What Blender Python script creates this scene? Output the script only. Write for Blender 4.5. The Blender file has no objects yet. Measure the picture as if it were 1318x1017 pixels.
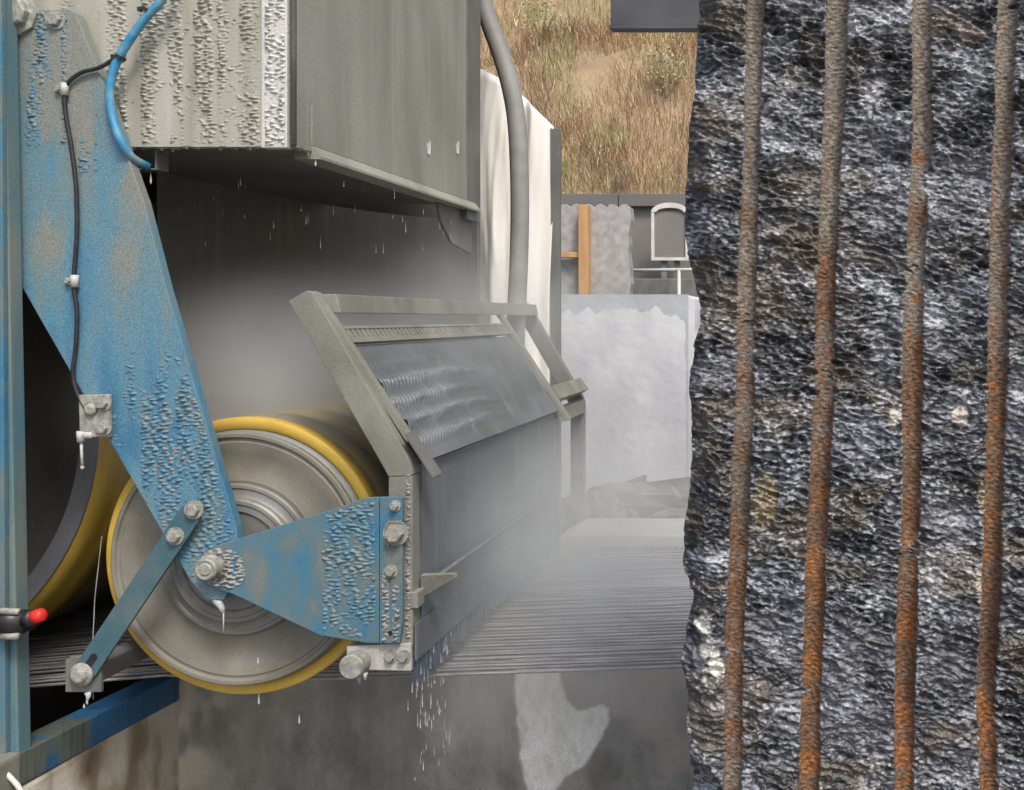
import bpy, math, random
import numpy as np
from mathutils import Vector, Matrix
R = math.radians
rnd = random.Random(7)
scn = bpy.context.scene

# ------------------------------------------------------------------ camera
EYE = 1.63
F, PX, PY = 1400.0, 1030.0, 410.0            # focal length and principal point of the photo (pixels)
W0, H0 = 1318.0, 1017.0
cd = bpy.data.cameras.new('camera'); cam = bpy.data.objects.new('camera', cd)
scn.collection.objects.link(cam); scn.camera = cam
cam.location = (0, 0, EYE); cam.rotation_euler = (R(90), 0, 0)
cd.sensor_width = 36; cd.lens = F / W0 * 36
cd.shift_x = (W0 / 2 - PX) / W0; cd.shift_y = (PY - H0 / 2) / W0
cd.clip_start = 0.05; cd.clip_end = 600

# ------------------------------------------------------------------ light
SUN_EL, SUN_AZ = 52, 150                      # azimuth measured clockwise from +Y: behind the camera, to the right
w = bpy.data.worlds.new('World'); scn.world = w; w.use_nodes = True
nt = w.node_tree; nt.nodes.clear()
sky = nt.nodes.new('ShaderNodeTexSky'); sky.sky_type = 'NISHITA'; sky.sun_disc = False
sky.sun_elevation = R(SUN_EL); sky.sun_rotation = R(SUN_AZ); sky.dust_density = 4.0; sky.ozone_density = 0.6; sky.air_density = 0.8
bg = nt.nodes.new('ShaderNodeBackground'); bg.inputs[1].default_value = 0.13
wo = nt.nodes.new('ShaderNodeOutputWorld')
nt.links.new(sky.outputs[0], bg.inputs[0]); nt.links.new(bg.outputs[0], wo.inputs[0])
sl = bpy.data.lights.new('sun', 'SUN'); sl.energy = 1.5; sl.angle = R(14); sl.color = (1.0, 0.96, 0.9)
so = bpy.data.objects.new('sun', sl); scn.collection.objects.link(so)
d = Vector((math.sin(R(SUN_AZ)) * math.cos(R(SUN_EL)), math.cos(R(SUN_AZ)) * math.cos(R(SUN_EL)), math.sin(R(SUN_EL))))
so.rotation_euler = d.to_track_quat('Z', 'Y').to_euler(); so.location = d * 30
scn.view_settings.view_transform = 'Standard'; scn.view_settings.look = 'None'
scn.view_settings.gamma = 1.0; scn.view_settings.use_curve_mapping = False
scn.view_settings.exposure = 0.65
cy = scn.cycles
cy.use_denoising = True; cy.max_bounces = 8; cy.diffuse_bounces = 4; cy.volume_bounces = 2
cy.volume_step_rate = 2.5; cy.volume_max_steps = 48

# ------------------------------------------------------------------ helpers
def P(px, py, Y):
    return Vector(((px - PX) * Y / F, Y, EYE + (PY - py) * Y / F))

class MB:
    def __init__(s): s.v = []; s.f = []
    def add(s, vs, fs):
        o = len(s.v); s.v += [tuple(v) for v in vs]; s.f += [tuple(i + o for i in f) for f in fs]; return s
    def box(s, a, b):
        x0, y0, z0 = a; x1, y1, z1 = b
        return s.add([(x0,y0,z0),(x1,y0,z0),(x1,y1,z0),(x0,y1,z0),(x0,y0,z1),(x1,y0,z1),(x1,y1,z1),(x0,y1,z1)],
                     [(3,2,1,0),(4,5,6,7),(0,1,5,4),(1,2,6,5),(2,3,7,6),(3,0,4,7)])
    def prism(s, pts, ext):
        """closed polygon (list of Vectors) pushed along ext"""
        n = len(pts); ext = Vector(ext)
        vs = [Vector(p) for p in pts] + [Vector(p) + ext for p in pts]
        return s.add(vs, [tuple(range(n))[::-1], tuple(range(n, 2*n))] + [(i, (i+1) % n, n + (i+1) % n, n + i) for i in range(n)])
    def bar(s, a, b, wd, ht, up=(0,0,1)):
        a, b = Vector(a), Vector(b); t = (b - a).normalized(); u = Vector(up)
        r = t.cross(u).normalized() * wd / 2; u2 = r.cross(t).normalized() * ht / 2
        return s.add([a-r-u2, a+r-u2, a+r+u2, a-r+u2, b-r-u2, b+r-u2, b+r+u2, b-r+u2],
                     [(0,1,2,3),(7,6,5,4),(1,0,4,5),(2,1,5,6),(3,2,6,7),(0,3,7,4)])
    def tube(s, path, r, n=10, caps=True):
        path = [Vector(p) for p in path]; rs = r if isinstance(r, (list, tuple)) else [r] * len(path)
        vs = []; prev = None
        for i, p in enumerate(path):
            t = (path[min(i+1, len(path)-1)] - path[max(i-1, 0)]).normalized()
            u = prev if prev is not None else (Vector((0,0,1)) if abs(t.z) < .9 else Vector((1,0,0)))
            u = (u - t * u.dot(t)).normalized(); prev = u; q = t.cross(u)
            for k in range(n):
                a = 2 * math.pi * k / n
                vs.append(p + (u * math.cos(a) + q * math.sin(a)) * rs[i])
        fs = [(i*n+k, i*n+(k+1) % n, (i+1)*n+(k+1) % n, (i+1)*n+k) for i in range(len(path)-1) for k in range(n)]
        if caps: fs += [tuple(range(n))[::-1], tuple((len(path)-1)*n + k for k in range(n))]
        return s.add(vs, fs)
    def lathe(s, prof, c, n=96):
        """prof = [(r, y)] spun round the Y axis through c=(x, z)"""
        cx, cz = c; vs = []; fs = []
        for (r, y) in prof:
            for k in range(n):
                a = 2 * math.pi * k / n; vs.append((cx + r * math.cos(a), y, cz + r * math.sin(a)))
        for i in range(len(prof) - 1):
            for k in range(n):
                fs.append((i*n+k, i*n+(k+1) % n, (i+1)*n+(k+1) % n, (i+1)*n+k))
        return s.add(vs, fs)
    def grid(s, vs, nu, nv, keep=None):
        fs = [(j*nu+i, j*nu+i+1, (j+1)*nu+i+1, (j+1)*nu+i) for j in range(nv-1) for i in range(nu-1) if keep is None or keep(i, j)]
        return s.add(vs, fs)

def new_obj(name, me, parent=None, loc=None):
    o = bpy.data.objects.new(name, me); scn.collection.objects.link(o)
    if parent is not None: o.parent = parent
    if loc is not None: o.location = loc
    return o

def root_of(o):
    p = Vector((0, 0, 0))
    while o is not None: p += o.location; o = o.parent
    return p

def build(mb, name, mat, parent=None, smooth=False, bevel=0.0):
    v = np.array(mb.v, dtype=np.float64)
    if parent is None:
        base = Vector(((v[:,0].min()+v[:,0].max())/2, (v[:,1].min()+v[:,1].max())/2, v[:,2].min()))
    else: base = root_of(parent)
    v = v - np.array(base)
    me = bpy.data.meshes.new(name); me.from_pydata([tuple(x) for x in v], [], mb.f)
    me.materials.append(mat)
    if smooth: me.polygons.foreach_set('use_smooth', [True] * len(me.polygons))
    import bmesh
    if len(me.polygons) < 60000:
        bm = bmesh.new(); bm.from_mesh(me); bmesh.ops.recalc_face_normals(bm, faces=bm.faces)
        if bevel:
            es = [e for e in bm.edges if len(e.link_faces) == 2 and e.calc_face_angle(0) > R(25)]
            bmesh.ops.bevel(bm, geom=es, offset=bevel, segments=2, affect='EDGES', profile=.6, clamp_overlap=True)
        bm.to_mesh(me); bm.free()
    me.update()
    return new_obj(name, me, parent, None if parent is not None else base)

def np_mesh(name, V, Fq, mat, parent=None, col=None, smooth=True):
    """fast mesh from numpy arrays of vertices (n,3) and quads (m,4)"""
    V = np.asarray(V, dtype=np.float32)
    if parent is None:
        base = Vector((float(V[:,0].mean()), float(V[:,1].mean()), float(V[:,2].min())))
    else: base = root_of(parent)
    used = np.unique(Fq); re = np.zeros(len(V), dtype=np.int32); re[used] = np.arange(len(used))
    V = V[used] - np.array(base, dtype=np.float32); Fq = re[Fq]
    k = Fq.shape[1]
    me = bpy.data.meshes.new(name)
    me.vertices.add(len(V)); me.vertices.foreach_set('co', V.ravel())
    me.loops.add(Fq.size); me.loops.foreach_set('vertex_index', Fq.astype(np.int32).ravel())
    me.polygons.add(len(Fq)); me.polygons.foreach_set('loop_start', np.arange(0, Fq.size, k, dtype=np.int32))
    me.polygons.foreach_set('use_smooth', np.full(len(Fq), smooth))
    me.update(calc_edges=True); me.materials.append(mat)
    if col is not None:
        at = me.color_attributes.new('col', 'FLOAT_COLOR', 'POINT')
        c4 = np.ones((len(V), 4), dtype=np.float32); c4[:, :3] = np.asarray(col)[used]; at.data.foreach_set('color', c4.ravel())
    me.validate()
    return new_obj(name, me, parent, None if parent is not None else base)

def tag(o, label, cat, group=None, kind=None):
    o['label'] = label
    if cat: o['category'] = cat
    if group: o['group'] = group
    if kind: o['kind'] = kind
    return o

def thing(name, loc, label, cat, group=None):
    o = bpy.data.objects.new(name, None); scn.collection.objects.link(o); o.location = loc; o.empty_display_size = .1
    return tag(o, label, cat, group)

def crease(o, ang=28):
    o.data.set_sharp_from_angle(angle=R(ang)); return o

# ---- tileable noise fields
def band_noise(seed, N, lx, lz, bw=.45, ang=0):
    g = np.random.RandomState(seed).randn(N, N)
    fz, fx = np.meshgrid(np.fft.fftfreq(N), np.fft.fftfreq(N), indexing='ij')
    ca, sa = math.cos(ang), math.sin(ang)
    u = (fx*ca + fz*sa) * lx; v = (-fx*sa + fz*ca) * lz
    r = np.sqrt(u*u + v*v)
    a = np.exp(-((r - 1) / bw) ** 2); a[0, 0] = 0
    n = np.real(np.fft.ifft2(np.fft.fft2(g) * a)); return n / n.std()
def low_noise(seed, N, lx, lz, p=1.8):
    g = np.random.RandomState(seed).randn(N, N)
    fz, fx = np.meshgrid(np.fft.fftfreq(N), np.fft.fftfreq(N), indexing='ij')
    r = np.sqrt((fx*lx)**2 + (fz*lz)**2); a = 1 / (1 + r ** 2) ** (p / 2 + .3); a[0, 0] = 0
    n = np.real(np.fft.ifft2(np.fft.fft2(g) * a)); return n / n.std()
def samp(T, u, v):
    """bilinear, wrapped; u, v in texels"""
    N = T.shape[0]; u0 = np.floor(u).astype(int); v0 = np.floor(v).astype(int); fu = u - u0; fv = v - v0
    a, b = u0 % N, (u0 + 1) % N; c, e = v0 % N, (v0 + 1) % N
    return (T[c, a]*(1-fu)+T[c, b]*fu)*(1-fv) + (T[e, a]*(1-fu)+T[e, b]*fu)*fv
def sstep(a, b, x):
    t = np.clip((x - a) / (b - a), 0, 1); return t*t*(3-2*t)

# ------------------------------------------------------------------ materials
def mat(name, ramp, scale=(6,6,6), rough=.6, rough2=None, bump=.25, bscale=120, bstretch=(1,1,1), metal=0.0, grain=.25, gscale=350, detail=6, spec=.5, streak=None, zgrad=None):
    m = bpy.data.materials.new(name); m.use_nodes = True; t = m.node_tree; n = t.nodes; L = t.links.new
    b = n['Principled BSDF']; b.inputs['Metallic'].default_value = metal; b.inputs['Specular IOR Level'].default_value = spec
    geo = n.new('ShaderNodeNewGeometry')
    def noise(sc, stretch, det=4, dist=0.0):
        mp = n.new('ShaderNodeMapping'); mp.inputs['Scale'].default_value = stretch; L(geo.outputs['Position'], mp.inputs['Vector'])
        x = n.new('ShaderNodeTexNoise'); x.inputs['Scale'].default_value = sc; x.inputs['Detail'].default_value = det
        x.inputs['Distortion'].default_value = dist
        L(mp.outputs[0], x.inputs['Vector']); return x
    n1 = noise(1.0, scale, detail, .3)
    r = n.new('ShaderNodeValToRGB'); e = r.color_ramp.elements
    while len(e) < len(ramp): e.new(.5)
    for k, (pos, c) in enumerate(ramp): e[k].position = pos; e[k].color = (*c, 1)
    fac = n1.outputs[0]
    if zgrad:                                   # dirt thicker towards one end: (z0, change per metre)
        sp = n.new('ShaderNodeSeparateXYZ'); L(geo.outputs['Position'], sp.inputs[0])
        ma = n.new('ShaderNodeMath'); ma.operation = 'MULTIPLY_ADD'; L(sp.outputs[2], ma.inputs[0]); ma.inputs[1].default_value = zgrad[1]; ma.inputs[2].default_value = -zgrad[0]*zgrad[1]
        mc = n.new('ShaderNodeClamp'); L(ma.outputs[0], mc.inputs[0]); mc.inputs[1].default_value = -.06; mc.inputs[2].default_value = .3
        ad = n.new('ShaderNodeMath'); L(fac, ad.inputs[0]); L(mc.outputs[0], ad.inputs[1]); fac = ad.outputs[0]
    L(fac, r.inputs[0]); col = r.outputs[0]
    n2 = noise(gscale, (1,1,1), 2)
    mr = n.new('ShaderNodeMapRange'); mr.inputs[1].default_value = .25; mr.inputs[2].default_value = .75
    mr.inputs[3].default_value = 1 - grain; mr.inputs[4].default_value = 1 + grain; L(n2.outputs[0], mr.inputs[0])
    mx = n.new('ShaderNodeMix'); mx.data_type = 'RGBA'; mx.blend_type = 'MULTIPLY'; mx.inputs[0].default_value = 1
    L(col, mx.inputs[6]); L(mr.outputs[0], mx.inputs[7]); col = mx.outputs[2]
    if streak:
        n3 = noise(1.0, streak[0], 5)
        m3 = n.new('ShaderNodeMapRange'); m3.inputs[1].default_value = streak[1]; m3.inputs[2].default_value = streak[2]; L(n3.outputs[0], m3.inputs[0])
        x3 = n.new('ShaderNodeMix'); x3.data_type = 'RGBA'; L(m3.outputs[0], x3.inputs[0]); L(col, x3.inputs[6]); x3.inputs[7].default_value = (*streak[3], 1); col = x3.outputs[2]
    L(col, b.inputs['Base Color'])
    b.inputs['Roughness'].default_value = rough
    if rough2 is not None:
        q = n.new('ShaderNodeMapRange'); q.inputs[1].default_value = .35; q.inputs[2].default_value = .65
        q.inputs[3].default_value = rough; q.inputs[4].default_value = rough2; L(n1.outputs[0], q.inputs[0]); L(q.outputs[0], b.inputs['Roughness'])
    if bump:
        nb = noise(bscale, bstretch, 5); bp = n.new('ShaderNodeBump'); bp.inputs['Strength'].default_value = bump; bp.inputs['Distance'].default_value = .004
        L(nb.outputs[0], bp.inputs['Height']); L(bp.outputs[0], b.inputs['Normal'])
    return m

def attr_mat(name, rough=.5, bump=.3, bscale=300, spec=.5, grain=.3, gscale=400, bstretch=(1,1,1), back=0.0):
    m = mat(name, [(0, (.5,.5,.5)), (1, (.5,.5,.5))], rough=rough, bump=bump, bscale=bscale, spec=spec, grain=grain, gscale=gscale, bstretch=bstretch)
    t = m.node_tree; n = t.nodes
    a = n.new('ShaderNodeVertexColor'); a.layer_name = 'col'
    mx = [x for x in n if x.bl_idname == 'ShaderNodeMix'][0]
    for l in list(mx.inputs[6].links): t.links.remove(l)
    t.links.new(a.outputs[0], mx.inputs[6])
    return m

M = {}
G = lambda v, w=1.0: (v * 1.0 * w, v * .99 * w, v * .90 * w)
M['blue'] = mat('blue_paint', [(.25, (.04,.15,.26)), (.45, (.085,.215,.30)), (.60, (.125,.215,.245)), (.72, (.20,.215,.19))], scale=(11, 5, 2.6), rough=.5, rough2=.75, bump=.3, bscale=260, bstretch=(1,1,.7), grain=.45, gscale=380, zgrad=(1.74, .50),
                streak=((40,10,4), .56, .82, (.17,.21,.20)))
M['blue_arm'] = mat('blue_grey_paint', [(.3, (.03,.15,.29)), (.42, (.06,.175,.25)), (.54, (.10,.165,.185)), (.72, (.17,.185,.165))], scale=(14, 5, 7), rough=.5, rough2=.75, bump=.3, bscale=260, grain=.42, gscale=400)
M['blue_beam'] = mat('blue_beam_paint', [(.3, (.01,.085,.24)), (.52, (.02,.11,.24)), (.60, (.10,.125,.10)), (.8, (.14,.14,.11))], scale=(5, 5, 3), rough=.5, bump=.3, grain=.3,
                streak=((60,60,5), .5, .72, (.04,.07,.10)))
M['teal'] = mat('teal_link_paint', [(.3, (.035,.10,.135)), (.5, (.06,.12,.14)), (.75, (.13,.155,.145))], scale=(9,9,9), rough=.5, bump=.3, grain=.25)
M['post'] = mat('post_paint', [(.3, (.06,.17,.24)), (.5, (.11,.18,.19)), (.7, (.19,.21,.18))], scale=(40,8,2.5), rough=.55, bump=.3)
M['crust'] = mat('slurry_crust', [(.3, G(.2)), (.55, G(.27)), (.8, G(.36))], scale=(12,12,8), rough=.45, rough2=.7, bump=.3, bscale=250, grain=.22)
M['crust_blue'] = mat('slurry_crust_blueish', [(.34, (.06,.18,.29)), (.47, (.10,.20,.26)), (.6, (.17,.215,.225)), (.8, (.23,.245,.23))], scale=(26,12,10), rough=.4, rough2=.65, bump=.3, bscale=250, grain=.22)
M['hood_front'] = mat('slurry_coated_sheet', [(.3, (.25,.245,.2)), (.5, (.33,.325,.27)), (.75, (.42,.415,.37))], scale=(16,6,1.8), rough=.6, bump=.3, bscale=130, grain=.2)
M['hood_bright'] = mat('pale_slurry_sheet', [(.3, (.48,.48,.44)), (.7, (.66,.66,.62))], scale=(16,6,3), rough=.45, bump=.5, bscale=120, grain=.15)
M['hood_side'] = mat('dirty_grey_sheet', [(.3, (.21,.215,.18)), (.5, (.26,.266,.225)), (.75, (.32,.32,.27))], scale=(3,5,1.6), rough=.5, rough2=.7, bump=.25, bscale=110, grain=.3, gscale=300,
                streak=((5,22,1.2), .55, .95, (.36,.36,.31)))
M['frame'] = mat('slurry_coated_steel', [(.3, (.155,.158,.125)), (.5, (.2,.203,.168)), (.75, (.27,.27,.23))], scale=(9,9,5), rough=.5, rough2=.7, bump=.35, bscale=120, grain=.22)
M['frame_dark'] = mat('wet_grey_steel', [(.3, (.10,.105,.10)), (.55, (.15,.155,.145)), (.8, (.21,.21,.2))], scale=(7,7,4), rough=.42, rough2=.6, bump=.25, grain=.2)
M['panel'] = mat('wet_slate_sheet', [(.3, (.085,.10,.108)), (.5, (.115,.135,.142)), (.75, (.16,.18,.185))], scale=(4,3,8), rough=.4, rough2=.6, bump=.3, bscale=70, grain=.2,
                streak=((14,14,1.5), .55, .8, (.19,.20,.2)))
M['steel_light'] = mat('washed_steel', [(.3, (.36,.36,.33)), (.7, (.52,.52,.49))], scale=(18,18,18), rough=.4, rough2=.6, bump=.4, bscale=140, grain=.2)
M['bolt'] = mat('caked_bolt', [(.3, (.2,.2,.17)), (.7, (.38,.38,.34))], scale=(60,60,60), rough=.5, bump=.4, bscale=260, grain=.35)
M['wheel'] = mat('slurry_wheel', [(.3, (.145,.138,.108)), (.5, (.19,.182,.145)), (.75, (.25,.24,.205))], scale=(7,7,7), rough=.5, rough2=.65, bump=.15, grain=.22)
M['hub'] = mat('washed_hub', [(.3, (.17,.17,.152)), (.7, (.25,.25,.23))], scale=(8,8,8), rough=.35, rough2=.5, bump=.15, metal=.25, grain=.15)
M['groove_grey'] = mat('grey_ring', [(.3, (.17,.18,.17)), (.7, (.25,.26,.25))], scale=(9,9,9), rough=.5, bump=.15)
M['yellow'] = mat('yellow_polyurethane', [(.3, (.52,.33,.05)), (.55, (.62,.42,.07)), (.8, (.5,.33,.08))], scale=(5,30,5), rough=.42, rough2=.55, bump=.15, grain=.15)
M['shell'] = mat('muddy_yellow_lining', [(.35, (.30,.205,.05)), (.5, (.24,.20,.11)), (.62, (.24,.23,.19))], scale=(2.5,22,2.5), rough=.5, bump=.2, bscale=60, bstretch=(.2,3,.2), grain=.2)
M['dark_disc'] = mat('dark_grey_disc', [(.3, (.12,.122,.118)), (.7, (.18,.18,.17))], scale=(5,5,3), rough=.6, bump=.15, grain=.3)
M['disc_rim'] = mat('blue_grey_rim', [(.3, (.2,.21,.24)), (.7, (.28,.29,.32))], scale=(7,7,7), rough=.5, bump=.15)
M['back'] = mat('dirty_back_sheet', [(.3, (.09,.09,.078)), (.6, (.14,.138,.12)), (.8, (.2,.195,.165))], scale=(2,2,1.2), rough=.6, bump=.2, bscale=60, grain=.25)
M['splash'] = mat('muddy_splash_sheet', [(.3, (.07,.07,.06)), (.55, (.10,.099,.084)), (.8, (.14,.137,.115))], scale=(2,2.5,1.6), rough=.5, rough2=.65, bump=.25, bscale=50, grain=.3, streak=((8,14,1.5), .5, .85, (.15,.147,.13)))
M['black'] = mat('black_rubber', [(.3, (.012,.012,.014)), (.7, (.03,.03,.035))], scale=(30,30,30), rough=.4, bump=.2)
M['hose_blue'] = mat('blue_hose_plastic', [(.35, (.03,.22,.42)), (.55, (.08,.28,.42)), (.75, (.3,.34,.33))], scale=(22,22,22), rough=.35, rough2=.6, bump=.3, grain=.15)
M['hose_grey'] = mat('grey_hose', [(.3, (.2,.2,.19)), (.7, (.28,.28,.265))], scale=(9,9,9), rough=.55, bump=.35, bscale=120, grain=.2)
M['red'] = mat('red_plastic', [(.3, (.62,.02,.015)), (.7, (.75,.04,.03))], scale=(30,30,30), rough=.35, bump=.1, grain=.1)
M['wire'] = mat('wire_rope', [(.3, (.2,.195,.2)), (.7, (.45,.44,.45))], scale=(6,60,60), rough=.4, bump=.8, bscale=250, grain=.3, metal=.2)
M['concrete'] = mat('wet_concrete', [(.28, (.09,.09,.08)), (.5, (.15,.147,.13)), (.75, (.22,.21,.19))], scale=(7,7,3), rough=.45, rough2=.65, bump=.35, bscale=50, grain=.25,
                streak=((22,22,2.2), .5, .75, (.25,.235,.21)))
M['concrete_stain'] = mat('lime_stained_concrete', [(.34, (.14,.115,.075)), (.44, (.28,.235,.16)), (.53, (.5,.47,.39)), (.70, (.68,.66,.59))], scale=(3,4.5,3.2), rough=.55, bump=.4, bscale=45, grain=.2,
                streak=((20,22,2), .6, .85, (.2,.18,.14)))
M['lime'] = mat('dry_lime_skin', [(.3, (.44,.45,.42)), (.7, (.58,.58,.55))], scale=(5,5,5), rough=.75, bump=.3, bscale=60, grain=.12)
M['ground'] = mat('wet_yard_ground', [(.3, (.10,.095,.085)), (.7, (.2,.19,.17))], scale=(.8,.8,.8), rough=.5, rough2=.8, bump=.3, bscale=20)
M['tarp'] = mat('white_tarpaulin', [(.3, (.62,.61,.55)), (.5, (.76,.75,.70)), (.75, (.82,.82,.79))], scale=(7,7,1.2), rough=.6, bump=.2, bscale=40, grain=.06)
M['marble'] = mat('pale_sawn_stone', [(.3, (.52,.54,.57)), (.5, (.60,.62,.64)), (.7, (.68,.70,.72))], scale=(3,3,2), rough=.6, bump=.15, bscale=60, grain=.08)
M['marble_wet'] = mat('damp_pale_stone', [(.3, (.40,.43,.46)), (.7, (.50,.53,.56))], scale=(4,4,4), rough=.4, bump=.15, bscale=60, grain=.08)
M['granite'] = mat('grey_granite_slab', [(.3, (.26,.255,.25)), (.7, (.40,.395,.385))], scale=(14,14,14), rough=.6, bump=.4, bscale=60, grain=.2)
M['wallgrey'] = mat('weathered_retaining_wall', [(.3, (.14,.135,.12)), (.7, (.21,.2,.18))], scale=(1.5,1.5,1.5), rough=.7, bump=.4, bscale=25, grain=.2)
M['wallcap'] = mat('retaining_wall_cap', [(.3, (.12,.115,.105)), (.7, (.165,.16,.15))], scale=(2,2,2), rough=.75, bump=.4, bscale=25)
M['orange'] = mat('orange_timber', [(.3, (.42,.23,.09)), (.7, (.52,.32,.15))], scale=(20,20,2), rough=.65, bump=.3)
M['pale_steel'] = mat('pale_painted_steel', [(.3, (.5,.5,.47)), (.7, (.65,.65,.62))], scale=(9,9,9), rough=.5, bump=.1)
M['beam_dark'] = mat('dark_blue_grey_steel', [(.3, (.045,.05,.06)), (.7, (.075,.08,.09))], scale=(3,3,3), rough=.6, bump=.2, grain=.3)
M['rubble'] = mat('dark_rubble', [(.3, (.08,.07,.062)), (.7, (.22,.2,.18))], scale=(8,8,8), rough=.7, bump=.8, bscale=40)
M['ledge'] = mat('pale_ledge', [(.3, (.38,.37,.31)), (.7, (.52,.51,.45))], scale=(4,4,4), rough=.6, bump=.3, bscale=60)
M['fringe'] = mat('blue_grey_rubber', [(.3, (.04,.07,.10)), (.7, (.10,.14,.18))], scale=(30,30,6), rough=.35, bump=.3)
M['soil'] = mat('dry_hill_soil', [(.3, (.24,.17,.10)), (.5, (.32,.24,.15)), (.75, (.38,.31,.18))], scale=(1.2,1.2,1.2), rough=.9, bump=.8, bscale=8)
M['rock'] = attr_mat('dark_split_granite', rough=.36, bump=.55, bscale=260, spec=.6, grain=.45, gscale=380, bstretch=(.6,1,1.4))
M['groove'] = attr_mat('rusty_drill_groove', rough=.75, bump=.7, bscale=330, spec=.25, grain=.45, gscale=450)
M['wall_face'] = attr_mat('weathered_wet_wall', rough=.5, bump=.35, bscale=60, spec=.5, grain=.25, gscale=260)
M['grass'] = attr_mat('dry_grass_blades', rough=.7, bump=0, grain=.1, gscale=30)
M['leaf'] = attr_mat('shrub_leaves', rough=.6, bump=0, grain=.1, gscale=30)
wm = bpy.data.materials.new('water'); wm.use_nodes = True
wb = wm.node_tree.nodes['Principled BSDF']; wb.inputs['Base Color'].default_value = (.62,.65,.66,1); wb.inputs['Roughness'].default_value = .15
wb.inputs['Transmission Weight'].default_value = .35; wb.inputs['IOR'].default_value = 1.33
M['water'] = wm

# ================================================================== SETTING
g = MB(); g.box((-150,-60,-.4), (150,260,0)); tag(build(g, 'ground', M['ground']), 'wet grey yard ground under the saw', None, kind='structure')

# hill behind, rising from the retaining wall
NX, NY = 90, 70
xs = np.linspace(-60, 60, NX); ys = np.concatenate([np.linspace(12.25, 24, 44), np.linspace(25, 75, NY-44)])
Xg, Yg = np.meshgrid(xs, ys); T0 = low_noise(3, 256, 20, 20)
HILL0 = EYE + (PY - 252) * 12.25 / F
def hill_z(x, y):
    return HILL0 - .05 + (y - 12.25) * .80 + .35 * samp(T0, x*6, y*6) * np.clip((y-12.25)/2, 0, 1)
Zg = hill_z(Xg, Yg)
Vh = np.stack([Xg, Yg, Zg], -1).reshape(-1, 3)
ii, jj = np.meshgrid(np.arange(NX-1), np.arange(NY-1)); b0 = (jj*NX+ii).ravel()
Fh = np.stack([b0, b0+1, b0+NX+1, b0+NX], -1)
tag(np_mesh('hillside', Vh, Fh, M['soil']), 'steep hillside of dry brown grass behind the yard', None, kind='structure')

# dry grass on the part of the hill the photo shows
rs = np.random.RandomState(5); NB = 150000
gx = rs.uniform(-7.5, 3.5, NB); gy = 12.3 + 9.5 * rs.rand(NB) ** 1.2
T1 = low_noise(8, 256, 24, 24); T2 = low_noise(9, 256, 14, 14)
gz = hill_z(gx, gy)
c1 = samp(T1, gx*16, gy*14); c2 = samp(T2, gx*18+70, gy*18)
straw = np.array([.56,.43,.24]); red = np.array([.44,.28,.18]); green = np.array([.33,.36,.15]); pale = np.array([.72,.61,.40]); dark = np.array([.30,.24,.17])
cc = straw + (red - straw) * sstep(-.5, .9, c1)[:, None]
cc = cc + (green - cc) * (sstep(.4, 1.2, c2) * .85)[:, None]
cc = cc + (dark - cc) * (sstep(.4, 1.2, -c2) * .8)[:, None]
pk = rs.rand(NB) < .22; cc[pk] = pale * (.7 + .5 * rs.rand(pk.sum()))[:, None]
cc *= (.75 + .5 * rs.rand(NB))[:, None]
ln = rs.uniform(.10, .36, NB); az = rs.uniform(0, 2*math.pi, NB); lean = rs.uniform(.1, 1.5, NB); wd = rs.uniform(.0025, .0055, NB)
dx, dy = np.cos(az)*lean, np.sin(az)*lean
base = np.stack([gx, gy, gz-.02], -1)
side = np.stack([np.cos(az+1.57), np.sin(az+1.57)*.3, np.zeros(NB)], -1) * wd[:, None]
mid = base + np.stack([dx*ln*.35, dy*ln*.35-.05, ln*.6], -1); tip = base + np.stack([dx*ln, dy*ln*.6-.10, ln*(1.0-.4*lean)], -1)
Vb = np.stack([base-side, base+side, mid+side*.7, mid-side*.7, tip+side*.15, tip-side*.15], 1).reshape(-1, 3)
o6 = np.arange(NB)*6; Fb = np.concatenate([np.stack([o6,o6+1,o6+2,o6+3], -1), np.stack([o6+3,o6+2,o6+4,o6+5], -1)])
tag(np_mesh('dry_grass', Vb, Fb, M['grass'], col=np.repeat(cc, 6, 0)), 'dry straw coloured grass covering the hillside', 'grass', kind='stuff')

def shrub(px, py, Y, rad, n, col, label):
    c = P(px, py, Y); z0 = float(hill_z(np.array([c.x]), np.array([Y]))[0])
    root = thing('shrub', (c.x, Y, z0-.05), label, 'shrub', None)
    mb = MB()
    for k in range(9):
        a = rnd.uniform(0, 6.28); mb.tube([(c.x, Y, z0-.05), (c.x+math.cos(a)*rad*.4, Y+math.sin(a)*rad*.3, z0+rad*.7), (c.x+math.cos(a)*rad*.8, Y+math.sin(a)*rad*.5, z0+rad*1.5)], [.012,.008,.003], 5)
    build(mb, 'stem', M['soil'], root)
    r_ = np.random.RandomState(n); q = r_.randn(n, 3) * np.array([rad*.45, rad*.35, rad*.5]) + np.array([c.x, Y-.05, z0+rad*.85])
    t1 = r_.randn(n, 3); t1 /= np.linalg.norm(t1, axis=1)[:, None]; t2 = np.cross(t1, r_.randn(n, 3)); t2 /= np.linalg.norm(t2, axis=1)[:, None]
    s1 = r_.uniform(.012, .030, n)[:, None]
    V = np.stack([q-t1*s1, q+t2*s1*.45, q+t1*s1, q-t2*s1*.45], 1).reshape(-1, 3); o4 = np.arange(n)*4
    C = np.array(col) * (.6 + .8*r_.rand(n))[:, None]
    np_mesh('foliage', V, np.stack([o4,o4+1,o4+2,o4+3], -1), M['leaf'], root, col=np.repeat(C, 4, 0))
shrub(858, 150, 13.6, .34, 420, (.36,.37,.17), 'low yellow-green shrub on the hillside beside the dark stone block edge')
shrub(697, 75, 14.6, .34, 420, (.28,.32,.13), 'small green shrub on the hillside above the white tarpaulin')

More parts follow.
